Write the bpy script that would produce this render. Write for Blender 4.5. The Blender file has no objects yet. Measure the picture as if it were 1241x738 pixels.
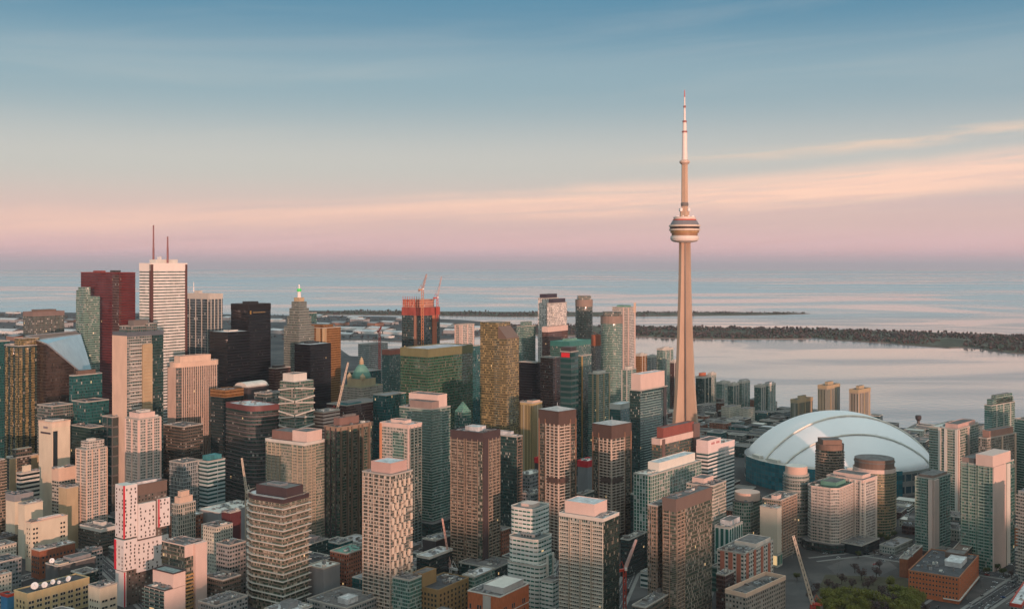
import bpy, bmesh, math, random
from mathutils import Vector, noise
random.seed(7)
R = math.radians
S = bpy.context.scene
COL = S.collection
# ------------------------------------------------------------------ camera, world, sun, exposure
F, CX, YH, H = 1300.0, 620.5, 319.0, 296.0       # focal length in survey pixels, centre, eye-level row, eye height (m)
cam = bpy.data.objects.new('camera', bpy.data.cameras.new('camera')); COL.objects.link(cam)
cam.location = (0, 0, H); cam.rotation_euler = (R(90), 0, 0)
cam.data.sensor_width = 36; cam.data.lens = 36 * F / 1241
cam.data.shift_y = (YH - 369) / 1241
cam.data.clip_start = 5; cam.data.clip_end = 200000
S.camera = cam
S.view_settings.view_transform = 'Standard'; S.view_settings.look = 'None'
S.view_settings.exposure = 0.0; S.view_settings.gamma = 1; S.view_settings.use_curve_mapping = False
S.cycles.use_denoising = True
S.cycles.max_bounces = 5; S.cycles.diffuse_bounces = 2; S.cycles.glossy_bounces = 3
S.cycles.volume_bounces = 0; S.cycles.caustics_reflective = False; S.cycles.caustics_refractive = False
SUN_AZ, SUN_EL = 18.0, 2.2                       # sun stands behind the viewer, 18 degrees to the right
sdir = Vector((math.sin(R(SUN_AZ)) * math.cos(R(SUN_EL)), -math.cos(R(SUN_AZ)) * math.cos(R(SUN_EL)), math.sin(R(SUN_EL))))
sl = bpy.data.lights.new('sun', 'SUN'); sl.energy = 4.8; sl.angle = R(0.5); sl.color = (1.0, 0.56, 0.42)
sun = bpy.data.objects.new('sun', sl); COL.objects.link(sun)
sun.rotation_euler = (-sdir).to_track_quat('-Z', 'Y').to_euler()

wd = bpy.data.worlds.new('World'); S.world = wd; wd.use_nodes = True
def world():
    nt = wd.node_tree; nt.nodes.clear(); N = nt.nodes.new; L = nt.links.new
    def m(op, a, b=None, c=None):
        n = N('ShaderNodeMath'); n.operation = op
        for i, v in enumerate((a, b, c)):
            if v is None: continue
            if isinstance(v, (int, float)): n.inputs[i].default_value = v
            else: L(v, n.inputs[i])
        return n.outputs[0]
    def ramp(v, stops, interp='EASE'):
        n = N('ShaderNodeValToRGB'); n.color_ramp.interpolation = interp
        e = n.color_ramp.elements
        while len(e) < len(stops): e.new(0.5)
        for el, (p, c) in zip(e, stops):
            el.position = p; el.color = (*c, 1)
        L(v, n.inputs[0]); return n.outputs[0]
    def mix(f, a, b, t='MIX'):
        n = N('ShaderNodeMix'); n.data_type = 'RGBA'; n.blend_type = t
        if isinstance(f, (int, float)): n.inputs[0].default_value = f
        else: L(f, n.inputs[0])
        for i, v in ((6, a), (7, b)):
            if isinstance(v, tuple): n.inputs[i].default_value = (*v, 1)
            else: L(v, n.inputs[i])
        return n.outputs[2]
    def smooth(v, a, b):
        n = N('ShaderNodeMapRange'); n.interpolation_type = 'SMOOTHSTEP'
        L(v, n.inputs[0]); n.inputs[1].default_value = a; n.inputs[2].default_value = b
        return n.outputs[0]
    tc = N('ShaderNodeTexCoord'); sp = N('ShaderNodeSeparateXYZ'); L(tc.outputs['Generated'], sp.inputs[0])
    x, y, z = sp.outputs
    az = m('ARCTAN2', x, y)
    el = m('ARCSINE', z)
    el_c = m('MAXIMUM', el, 0.0)
    t = m('SQRT', m('DIVIDE', el_c, 1.5))
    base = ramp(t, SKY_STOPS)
    # thin long clouds: direction-space noise, stretched along the horizon and rising a little to the right
    elr = m('SUBTRACT', el, m('MULTIPLY', az, 0.053))
    def cloudnoise(sa, se, seed, det=4.0, rough=0.55):
        cv = N('ShaderNodeCombineXYZ'); L(m('MULTIPLY', az, sa), cv.inputs[0]); L(m('MULTIPLY', elr, se), cv.inputs[1]); cv.inputs[2].default_value = seed
        nz = N('ShaderNodeTexNoise'); nz.inputs['Scale'].default_value = 1; nz.inputs['Detail'].default_value = det; nz.inputs['Roughness'].default_value = rough
        nz.inputs['Distortion'].default_value = 0.6
        L(cv.outputs[0], nz.inputs['Vector']); return nz.outputs['Fac']
    wob = m('MULTIPLY', m('SUBTRACT', cloudnoise(3.0, 6.0, 9.1), 0.5), 0.030)
    e2 = m('ADD', elr, wob)
    def band(c, w, soft):
        d = m('SUBTRACT', m('ABSOLUTE', m('SUBTRACT', e2, c)), m('MULTIPLY', smooth(az, -0.1, 0.35), .005 if w > .0095 else 0.0)); return m('SUBTRACT', 1.0, smooth(d, w * (1 - soft), w * (1 + soft)))
    n1 = cloudnoise(4.0, 60.0, 2.0); n2 = cloudnoise(7.0, 130.0, 5.5); n3 = cloudnoise(2.2, 26.0, 7.7)
    azr = smooth(az, -0.38, 0.30)
    b1 = m('MULTIPLY', m('MULTIPLY', band(0.0540, 0.0100, 0.95), smooth(n1, 0.22, 0.60)), m('ADD', 0.5, m('MULTIPLY', azr, 0.5)))
    c1 = mix(m('MULTIPLY', b1, 0.95), base, (0.95, 0.60, 0.50))
    b2 = m('MULTIPLY', m('MULTIPLY', band(0.089, 0.005, 0.95), smooth(n2, 0.30, 0.68)), smooth(az, 0.04, 0.36))
    c2 = mix(m('MULTIPLY', b2, 0.80), c1, (0.74, 0.54, 0.45))
    b3 = m('MULTIPLY', m('MULTIPLY', band(0.036, 0.020, 0.9), smooth(n2, 0.35, 0.70)), 0.45)
    c3 = mix(b3, c2, (0.56, 0.40, 0.45))
    b4 = m('MULTIPLY', smooth(n3, 0.45, 0.80), m('MULTIPLY', smooth(el, 0.045, 0.10), 0.16))
    c4 = mix(b4, c3, (0.60, 0.535, 0.50))
    b5 = m('MULTIPLY', m('SUBTRACT', 1.0, smooth(m('ABSOLUTE', m('SUBTRACT', el, 0.013)), 0.003, 0.016)), m('MULTIPLY', smooth(n1, 0.35, 0.7), 0.35))
    c5 = mix(b5, c4, (0.66, 0.40, 0.40))
    # sunset glow on the other side of the sky, behind the viewer
    dt = N('ShaderNodeVectorMath'); dt.operation = 'DOT_PRODUCT'; L(tc.outputs['Generated'], dt.inputs[0]); dt.inputs[1].default_value = sdir
    g = m('MULTIPLY', m('POWER', smooth(dt.outputs['Value'], 0.2, 1.0), 7.0), m('SUBTRACT', 1.0, smooth(el, 0.0, 0.55)))
    c6 = mix(g, c5, (1.9, 1.15, 0.80))
    c7 = c6
    # light from the physical sky is added at a low strength
    sk = N('ShaderNodeTexSky'); sk.sky_type = 'NISHITA'; sk.sun_disc = False
    sk.sun_elevation = R(SUN_EL); sk.sun_rotation = math.atan2(sdir.x, sdir.y); sk.altitude = 300
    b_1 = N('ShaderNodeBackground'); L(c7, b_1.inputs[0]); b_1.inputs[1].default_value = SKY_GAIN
    b_2 = N('ShaderNodeBackground'); L(sk.outputs[0], b_2.inputs[0]); b_2.inputs[1].default_value = 0.05
    ad = N('ShaderNodeAddShader'); L(b_1.outputs[0], ad.inputs[0]); L(b_2.outputs[0], ad.inputs[1])
    o = N('ShaderNodeOutputWorld'); L(ad.outputs[0], o.inputs[0])
SKY_GAIN = 1.0
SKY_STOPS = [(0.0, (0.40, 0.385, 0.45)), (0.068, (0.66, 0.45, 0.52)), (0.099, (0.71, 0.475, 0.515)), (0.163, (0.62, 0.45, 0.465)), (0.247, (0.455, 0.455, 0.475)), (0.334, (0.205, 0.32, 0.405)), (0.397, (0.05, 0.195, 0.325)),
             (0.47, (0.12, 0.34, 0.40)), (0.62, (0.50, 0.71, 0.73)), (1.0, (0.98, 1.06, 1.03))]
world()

# ------------------------------------------------------------------ materials
MATS = {}
def _nt(name):
    mt = bpy.data.materials.new(name); mt.use_nodes = True
    nt = mt.node_tree; nt.nodes.clear()
    return mt, nt
def mat(name, col, rough=0.8, var=0.12, metal=0.0, scale=0.15, spec=0.3, emit=None):
    """plain surface with two scales of uneven tone"""
    if name in MATS: return MATS[name]
    if name.startswith('balcony_') or name.startswith('panel_'): col = cool(col, .2)
    mt, nt = _nt(name); N = nt.nodes.new; L = nt.links.new
    tc = N('ShaderNodeTexCoord')
    n1 = N('ShaderNodeTexNoise'); n1.inputs['Scale'].default_value = scale; n1.inputs['Detail'].default_value = 5
    mp = N('ShaderNodeMapping'); mp.inputs['Scale'].default_value = (1, 1, 0.35)
    L(tc.outputs['Object'], mp.inputs[0]); L(mp.outputs[0], n1.inputs['Vector'])
    rp = N('ShaderNodeMapRange'); L(n1.outputs['Fac'], rp.inputs[0])
    rp.inputs[1].default_value = 0.25; rp.inputs[2].default_value = 0.75
    rp.inputs[3].default_value = 1 - var; rp.inputs[4].default_value = 1 + var
    vm = N('ShaderNodeVectorMath'); vm.operation = 'SCALE'; vm.inputs[0].default_value = col; L(rp.outputs[0], vm.inputs['Scale'])
    bc = vm.outputs[0]
    if any(w in name for w in ('roof', 'terrace', 'membrane')) and 'dome' not in name:     # roofing laid in sheets and patched over the years
        vo = N('ShaderNodeTexVoronoi'); vo.distance = 'CHEBYCHEV'; vo.inputs['Scale'].default_value = .16; L(tc.outputs['Object'], vo.inputs['Vector'])
        sc = N('ShaderNodeSeparateColor'); L(vo.outputs['Color'], sc.inputs[0])
        st = N('ShaderNodeTexNoise'); st.inputs['Scale'].default_value = .5; st.inputs['Detail'].default_value = 6; L(tc.outputs['Object'], st.inputs['Vector'])
        ma = N('ShaderNodeMath'); ma.operation = 'MULTIPLY_ADD'; L(sc.outputs[0], ma.inputs[0]); ma.inputs[1].default_value = .42; ma.inputs[2].default_value = .52
        mb_ = N('ShaderNodeMath'); mb_.operation = 'MULTIPLY_ADD'; L(st.outputs['Fac'], mb_.inputs[0]); mb_.inputs[1].default_value = .55; L(ma.outputs[0], mb_.inputs[2])
        v2 = N('ShaderNodeVectorMath'); v2.operation = 'SCALE'; L(bc, v2.inputs[0]); L(mb_.outputs[0], v2.inputs['Scale']); bc = v2.outputs[0]
    p = N('ShaderNodeBsdfPrincipled'); L(bc, p.inputs['Base Color'])
    p.inputs['Roughness'].default_value = rough; p.inputs['Metallic'].default_value = metal
    p.inputs['Specular IOR Level'].default_value = spec
    if emit: p.inputs['Emission Color'].default_value = (*emit[0], 1); p.inputs['Emission Strength'].default_value = emit[1]
    o = N('ShaderNodeOutputMaterial'); L(p.outputs[0], o.inputs[0])
    MATS[name] = mt; return mt
def cool(c, k=.42):
    """survey colours were read in warm evening light: take part of that warmth out again"""
    if c[0] > 2.7 * c[2] or c[0] <= c[2]: return c
    g = .3 * c[0] + .55 * c[1] + .15 * c[2]
    return tuple(round(a + (b - a) * k, 4) for a, b in zip(c, (g * .97, g * 1.01, g * .96)))
def fac(wall=(.4, .38, .34), glass=(.03, .05, .05), bay=1.6, fh=3.1, wf=.75, hf=.6, cur=.15, curc=(.34, .31, .26), var=.8, tilt=.05, rough=.08, ior=1.95, gmetal=0.0, wrough=.75, wmetal=0.0, skip=0.0, lit=.0012):
    """facade: window cells in wall metres (UV), each cell with its own tint, blind and slightly different tilt"""
    wall, curc = cool(wall), cool(curc, .6)
    if max(glass) > .015 and glass[0] < 1.6 * glass[2]: glass = (round(glass[0] * .68, 4), round(glass[1] * 1.42, 4), round(glass[2] * 1.30, 4))     # green-tinted glazing
    key = ('fac', wall, glass, bay, fh, wf, hf, cur, curc, var, tilt, rough, ior, gmetal, wrough, wmetal, skip, lit)
    if key in MATS: return MATS[key]
    mt, nt = _nt('facade'); N = nt.nodes.new; L = nt.links.new
    def m(op, a, b=None):
        n = N('ShaderNodeMath'); n.operation = op
        for i, v in enumerate((a, b)):
            if v is None: continue
            if isinstance(v, (int, float)): n.inputs[i].default_value = v
            else: L(v, n.inputs[i])
        return n.outputs[0]
    uv = N('ShaderNodeUVMap'); sp = N('ShaderNodeSeparateXYZ'); L(uv.outputs[0], sp.inputs[0])
    u = m('DIVIDE', sp.outputs[0], bay); v = m('DIVIDE', sp.outputs[1], fh)
    fu, fv = m('FLOOR', u), m('FLOOR', v)
    mu = m('LESS_THAN', m('ABSOLUTE', m('SUBTRACT', m('SUBTRACT', u, fu), 0.5)), wf / 2)
    mv = m('LESS_THAN', m('ABSOLUTE', m('SUBTRACT', m('SUBTRACT', v, fv), 0.5)), hf / 2)
    mask = m('MULTIPLY', mu, mv)
    oi = N('ShaderNodeObjectInfo')
    cb = N('ShaderNodeCombineXYZ'); L(fu, cb.inputs[0]); L(fv, cb.inputs[1]); L(m('MULTIPLY', oi.outputs['Random'], 91.0), cb.inputs[2])
    wn = N('ShaderNodeTexWhiteNoise'); L(cb.outputs[0], wn.inputs['Vector'])
    cs = N('ShaderNodeSeparateColor'); L(wn.outputs['Color'], cs.inputs[0])
    if skip: mask = m('MULTIPLY', mask, m('GREATER_THAN', cs.outputs[2], skip))
    def vscale(c, f):
        n = N('ShaderNodeVectorMath'); n.operation = 'SCALE'
        if isinstance(c, tuple): n.inputs[0].default_value = c
        else: L(c, n.inputs[0])
        L(f, n.inputs['Scale']); return n.outputs[0]
    tone = m('ADD', 1 - var / 2, m('MULTIPLY', wn.outputs['Value'], var))
    gcol = vscale(glass, tone)
    mx = N('ShaderNodeMix'); mx.data_type = 'RGBA'
    L(m('LESS_THAN', cs.outputs[1], cur), mx.inputs[0]); L(gcol, mx.inputs[6])
    L(vscale(curc, m('ADD', 0.6, m('MULTIPLY', cs.outputs[0], 0.7))), mx.inputs[7])
    g = N('ShaderNodeBsdfPrincipled'); L(mx.outputs[2], g.inputs['Base Color'])
    g.inputs['Roughness'].default_value = rough; g.inputs['IOR'].default_value = ior; g.inputs['Metallic'].default_value = gmetal
    if lit:
        le = m('GREATER_THAN', cs.outputs[0], 1 - lit); g.inputs['Emission Color'].default_value = (1.0, .62, .28, 1); L(m('MULTIPLY', le, .75), g.inputs['Emission Strength'])
    ge = N('ShaderNodeNewGeometry')
    vs = N('ShaderNodeVectorMath'); vs.operation = 'SUBTRACT'; L(wn.outputs['Color'], vs.inputs[0]); vs.inputs[1].default_value = (.5, .5, .5)
    v2 = N('ShaderNodeVectorMath'); v2.operation = 'MULTIPLY_ADD'; L(vs.outputs[0], v2.inputs[0]); v2.inputs[1].default_value = (tilt, tilt, tilt); 
    wz = N('ShaderNodeTexNoise'); wz.inputs['Scale'].default_value = .045; wz.inputs['Detail'].default_value = 2; to = N('ShaderNodeTexCoord'); L(to.outputs['Object'], wz.inputs['Vector'])
    va = N('ShaderNodeVectorMath'); va.operation = 'SUBTRACT'; L(wz.outputs['Color'], va.inputs[0]); va.inputs[1].default_value = (.5, .5, .5)
    vb = N('ShaderNodeVectorMath'); vb.operation = 'MULTIPLY_ADD'; L(va.outputs[0], vb.inputs[0]); vb.inputs[1].default_value = (.13, .13, .16); L(ge.outputs['Normal'], vb.inputs[2]); L(vb.outputs[0], v2.inputs[2])
    v3 = N('ShaderNodeVectorMath'); v3.operation = 'NORMALIZE'; L(v2.outputs[0], v3.inputs[0]); L(v3.outputs[0], g.inputs['Normal'])
    tc = N('ShaderNodeTexCoord'); nz = N('ShaderNodeTexNoise'); nz.inputs['Scale'].default_value = .12; nz.inputs['Detail'].default_value = 4
    mp = N('ShaderNodeMapping'); mp.inputs['Scale'].default_value = (1, 1, .16); L(tc.outputs['Object'], mp.inputs[0])
    L(mp.outputs[0], nz.inputs['Vector'])
    cp = N('ShaderNodeCombineXYZ'); L(m('FLOOR', m('DIVIDE', u, 2.0)), cp.inputs[0]); L(fv, cp.inputs[1]); w2 = N('ShaderNodeTexWhiteNoise'); L(cp.outputs[0], w2.inputs['Vector'])
    w = N('ShaderNodeBsdfPrincipled'); L(vscale(wall, m('MULTIPLY', m('ADD', 0.72, m('MULTIPLY', nz.outputs['Fac'], 0.56)), m('ADD', .9, m('MULTIPLY', w2.outputs['Value'], .2)))), w.inputs['Base Color'])
    w.inputs['Roughness'].default_value = wrough; w.inputs['Specular IOR Level'].default_value = .3; w.inputs['Metallic'].default_value = wmetal
    ms = N('ShaderNodeMixShader'); L(mask, ms.inputs[0]); L(w.outputs[0], ms.inputs[1]); L(g.outputs[0], ms.inputs[2])
    o = N('ShaderNodeOutputMaterial'); L(ms.outputs[0], o.inputs[0])
    mt['bay'] = bay; mt['fh'] = fh
    MATS[key] = mt; return mt

CONC = mat('concrete', (.40, .37, .33)); CONC_L = mat('pale_concrete', (.56, .53, .48)); CONC_D = mat('dark_concrete', (.16, .145, .135))
PINKC = mat('warm_concrete', (.55, .46, .40)); WHITE = mat('white_panel', (.74, .72, .69), .6, .06); RED = mat('red_panel', (.55, .02, .04), .5, .05)
BROWNP = mat('brown_panel', (.15, .105, .085), .6, .1); DARKP = mat('charcoal_panel', (.055, .048, .05), .5, .12)
GRAVEL = mat('roof_gravel', (.135, .125, .12), .95, .35, scale=.3); ROOFW = mat('pale_roof_membrane', (.50, .50, .50), .8, .25, scale=.25)
ROOFD = mat('dark_roof_tar', (.06, .06, .065), .9, .3, scale=.3); METAL = mat('galvanised_metal', (.34, .35, .36), .45, .15, .6)
GREENC = mat('green_copper', (.12, .26, .21), .7, .2); TEALR = mat('teal_metal_roof', (.05, .20, .22), .5, .15)
BRICK = mat('brick', (.27, .095, .05), .9, .25, scale=.8); BRICKO = mat('orange_brick', (.40, .12, .05), .9, .2, scale=.8)
TERRA = mat('cream_terracotta', (.50, .40, .22), .75, .12); TAN = mat('tan_stone', (.42, .32, .20), .8, .12); CREAM = mat('cream_render', (.60, .52, .40), .8, .1)
PEACH = mat('peach_render', (.60, .43, .33), .8, .1); GREYB = mat('grey_block', (.24, .24, .245), .85, .15); REDD = mat('dark_red_stone', (.20, .045, .04), .5, .15)
GLASSR = mat('railing_glass', (.10, .16, .145), .12, .15, spec=.6); GLASSD = mat('dark_glass', (.02, .03, .035), .08, .3, spec=.7); GLASST = mat('teal_glass', (.02, .10, .115), .1, .35, spec=.6)
BLACK = mat('black_metal', (.025, .025, .027), .5, .1); STEELR = mat('red_steel', (.45, .06, .04), .5, .15); STEELY = mat('cream_steel', (.46, .38, .30), .5, .1); STEELW = mat('white_steel', (.7, .68, .66), .5, .06)
STONE = mat('pale_limestone', (.47, .44, .39), .8, .1); GOLDP = mat('gold_panel', (.50, .30, .10), .35, .15, .5)

# ------------------------------------------------------------------ mesh builder and object helpers
class MB:
    def __init__(s): s.v, s.f, s.uv, s.mi, s.ms = [], [], [], [], []
    def m(s, mt):
        if mt not in s.ms: s.ms.append(mt)
        return s.ms.index(mt)
    def face(s, pts, mt, uv=None):
        i = len(s.v); s.v += [tuple(p) for p in pts]; s.f.append(tuple(range(i, i + len(pts))))
        if uv is None:
            a, b, c = (Vector(p) for p in (pts[0], pts[1], pts[-1]))
            ex = (b - a); lx = ex.length or 1; ex = ex / lx; n = ex.cross(c - a); ey = n.cross(ex); ey = ey / (ey.length or 1)
            uv = [((Vector(p) - a).dot(ex), (Vector(p) - a).dot(ey)) for p in pts]
        s.uv.append(uv); s.mi.append(s.m(mt)); return s
    def prism(s, pts, z0, z1, mt, top=None, bot=None, topz=None):
        """pts counter-clockwise; topz: optional list of top heights"""
        bay = mt.get('bay', 1.5); fh = mt.get('fh', 3.0)
        nv = max(1, round((z1 - z0) / fh)); n = len(pts); tz = topz or [z1] * n
        sv = nv * fh / (z1 - z0); run = 0.0
        small = max(math.dist(pts[i], pts[(i + 1) % n]) for i in range(n)) < 2.2 * bay
        for i in range(n):
            a, b = pts[i], pts[(i + 1) % n]; ln = math.dist(a, b)
            if ln < 1e-6: continue
            if small or n > 10: u0, u1 = run, run + ln
            else: nb = max(1, round(ln / bay)); u0, u1 = math.ceil(run / bay) * bay, (math.ceil(run / bay) + nb) * bay
            run = u1
            za, zb = tz[i], tz[(i + 1) % n]
            s.face([(*a, z0), (*b, z0), (*b, zb), (*a, za)], mt, [(u0, 0), (u1, 0), (u1, (zb - z0) * sv), (u0, (za - z0) * sv)])
        s.face([(*p, z) for p, z in zip(pts, tz)], top or mt)
        if bot: s.face([(*p, z0) for p in reversed(pts)], bot)
        return s
    def box(s, x0, y0, z0, x1, y1, z1, mt, top=None):
        x0, x1 = min(x0, x1), max(x0, x1); y0, y1 = min(y0, y1), max(y0, y1)
        return s.prism([(x0, y0), (x1, y0), (x1, y1), (x0, y1)], z0, z1, mt, top, mt)
    def ring(s, pts, off, z0, z1, mt, inn=0.0):
        o, i = offset(pts, off), offset(pts, inn); n = len(pts)
        for k in range(n):
            j = (k + 1) % n
            s.face([(*o[k], z0), (*o[j], z0), (*o[j], z1), (*o[k], z1)], mt)
            s.face([(*i[j], z0), (*i[k], z0), (*i[k], z1), (*i[j], z1)], mt)
            s.face([(*o[k], z1), (*o[j], z1), (*i[j], z1), (*i[k], z1)], mt)
            s.face([(*i[k], z0), (*i[j], z0), (*o[j], z0), (*o[k], z0)], mt)
        return s
    def lathe(s, prof, mt, n=28, cx=0, cy=0):
        for (r0, z0), (r1, z1) in zip(prof, prof[1:]):
            for k in range(n):
                a, b = 2 * math.pi * k / n, 2 * math.pi * (k + 1) / n
                q = [(cx + r0 * math.cos(a), cy + r0 * math.sin(a), z0), (cx + r0 * math.cos(b), cy + r0 * math.sin(b), z0), (cx + r1 * math.cos(b), cy + r1 * math.sin(b), z1), (cx + r1 * math.cos(a), cy + r1 * math.sin(a), z1)]
                if r0 < 1e-6: q = [q[0], q[2], q[3]]
                elif r1 < 1e-6: q = q[:3]
                s.face(q, mt)
        return s
    def bar(s, p, q, w, mt, w2=None):
        p, q = Vector(p), Vector(q); d = (q - p).normalized(); w2 = w if w2 is None else w2
        a = d.cross(Vector((0, 0, 1)) if abs(d.z) < .95 else Vector((1, 0, 0))).normalized(); b = d.cross(a)
        P0 = [p + a * w * i / 2 + b * w * j / 2 for i, j in ((-1, -1), (1, -1), (1, 1), (-1, 1))]
        P1 = [q + a * w2 * i / 2 + b * w2 * j / 2 for i, j in ((-1, -1), (1, -1), (1, 1), (-1, 1))]
        for k in range(4): s.face([P0[k], P1[k], P1[(k + 1) % 4], P0[(k + 1) % 4]], mt)
        s.face(P0, mt); s.face(P1[::-1], mt); return s
    def data(s, name):
        me = bpy.data.meshes.new(name); me.from_pydata(s.v, [], s.f)
        for mt in s.ms: me.materials.append(mt)
        me.polygons.foreach_set('material_index', s.mi)
        ul = me.uv_layers.new(name='UVMap'); ul.data.foreach_set('uv', [c for f in s.uv for p in f for c in p])
        me.update(); return me
    def obj(s, name, parent=None, loc=(0, 0, 0), rz=0.0): return put(s.data(name), name, parent, loc, rz)
def put(me, name, parent=None, loc=(0, 0, 0), rz=0.0):
    o = bpy.data.objects.new(name, me); COL.objects.link(o); o.parent = parent; o.location = loc
    if rz: o.rotation_euler = (0, 0, rz)
    return o
def offset(pts, d):
    if abs(d) < 1e-9: return list(pts)
    n = len(pts); out = []
    for i in range(n):
        p0, p, p1 = Vector(pts[i - 1]), Vector(pts[i]), Vector(pts[(i + 1) % n])
        e0, e1 = (p - p0).normalized(), (p1 - p).normalized()
        n0, n1 = Vector((e0.y, -e0.x)), Vector((e1.y, -e1.x)); b = (n0 + n1)
        q = p + b * (d / max(.3, (1 + n0.dot(n1))))
        out.append((q.x, q.y))
    return out
def tag(o, label=None, cat=None, group=None, kind=None):
    if label: o['label'] = label
    if cat: o['category'] = cat
    if group: o['group'] = group
    if kind: o['kind'] = kind
    return o
def thing(name, label, cat, loc=(0, 0, 0), rz=0.0, group=None):
    return tag(put(None, name, None, loc, rz), label, cat, group)
def X(x, D): return (x - CX) / F * D
def Z(y, D): return H - (y - YH) * D / F
def G(x, y, z=0.0):
    D = F * (H - z) / (y - YH); return Vector((X(x, D), D, z))
def circle(r, n=28, ry=None, a0=0.0): return [(r * math.cos(a0 + 2 * math.pi * k / n), (ry or r) * math.sin(a0 + 2 * math.pi * k / n)) for k in range(n)]
def rect(x0, y0, x1, y1): return [(x0, y0), (x1, y0), (x1, y1), (x0, y1)]
def chamfer(w1, w2, c, which=(0, 1, 2, 3), seg=1):
    """rectangle, corners 0 (-x,-y) 1 (+x,-y) 2 (+x,+y) 3 (-x,+y) cut or rounded"""
    a, b = w1 / 2, w2 / 2; P = [(-a, -b), (a, -b), (a, b), (-a, b)]; out = []
    for i, (px, py) in enumerate(P):
        if i not in which: out.append((px, py)); continue
        sx, sy = (1 if px > 0 else -1), (1 if py > 0 else -1); cx, cy = px - sx * c, py - sy * c
        st = {0: 180, 1: 270, 2: 0, 3: 90}[i]
        if seg == 1: angs = (st, st + 90)
        else: angs = [st + 90 * k / seg for k in range(seg + 1)]
        out += [(cx + c * math.cos(R(t)), cy + c * math.sin(R(t))) for t in angs]
    return out

class B: pass
FOOT = []                                           # footprints, so that street-level filler keeps clear
def solve(xl, xc, xr, D, th):
    s, c = math.sin(R(th)), math.cos(R(th)); kl, kr = (xl - CX) / F, (xr - CX) / F; Px = X(xc, D)
    d1, d2 = c + kl * s, s - kr * c
    if d1 < .12 or d2 < .12: return None
    return (Px - kl * D) / d1, (kr * D - Px) / d2
def T(name, xl, xc, xr, y, D, fm, label, cat='tower', th=None, w1=None, w2=None, poly=None, pent=(), balc=None, piers=(), roof=None, para=(1.2, .12, None), pod=None, band=None, group=None, units=2, z0=0.0, ratio=1.0):
    """a rectangular tower from its left edge, near corner and right edge; local +x face looks right, -y face looks left of the viewer"""
    if th is None:
        best = None
        for t in range(16, 66, 2):
            r_ = solve(xl, xc, xr, D, t)
            if not r_: continue
            cost = math.log(max(r_[0], .1) / max(r_[1], .1) / ratio) ** 2 * .5 + ((t - 34) / 22) ** 2
            if best is None or cost < best[0]: best = (cost, t)
        th = best[1]
    a, b = solve(xl, xc, xr, D, th); w1 = w1 or a; w2 = w2 or b
    s, c = math.sin(R(th)), math.cos(R(th))
    P = Vector((X(xc, D), D, 0)); ctr = P + Vector((-c, s, 0)) * (w1 / 2) + Vector((s, c, 0)) * (w2 / 2)
    o = B(); o.w1, o.w2, o.h, o.th, o.ctr = w1, w2, Z(y, D), th, ctr
    o.root = thing(name, label, cat, (ctr.x, ctr.y, z0), -R(th), group)
    o.pts = poly(w1, w2) if poly else rect(-w1 / 2, -w2 / 2, w1 / 2, w2 / 2)
    finish(o, fm, pent, balc, piers, roof, para, pod, band, units, D)
    return o
def C(name, xl, xr, y, D, fm, label, cat='tower', ry=None, n=28, rz=0, pent=(), balc=None, piers=(), roof=None, para=(1.2, .12, None), pod=None, band=None, group=None, units=2):
    o = B(); r = (xr - xl) / 2 / F * D; xm = (xl + xr) / 2
    o.w1 = o.w2 = 2 * r; o.h = Z(y, D); o.th = 0; o.ctr = Vector((X(xm, D), D + r, 0))
    o.root = thing(name, label, cat, (o.ctr.x, o.ctr.y, 0), R(rz), group)
    o.pts = circle(r, n, ry); finish(o, fm, pent, balc, piers, roof, para, pod, band, units, D)
    return o
def face_box(mb, o, f, f0, f1, d0, d1, z0, z1, mt):
    """box on the left ('L') or right ('R') visible face, f measured 0..1 from the near corner, d metres out"""
    if f == 'L': mb.box(o.w1 / 2 - f1 * o.w1, -o.w2 / 2 - d1, z0, o.w1 / 2 - f0 * o.w1, -o.w2 / 2 - d0, z1, mt)
    else: mb.box(o.w1 / 2 + d0, -o.w2 / 2 + f0 * o.w2, z0, o.w1 / 2 + d1, -o.w2 / 2 + f1 * o.w2, z1, mt)
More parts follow.
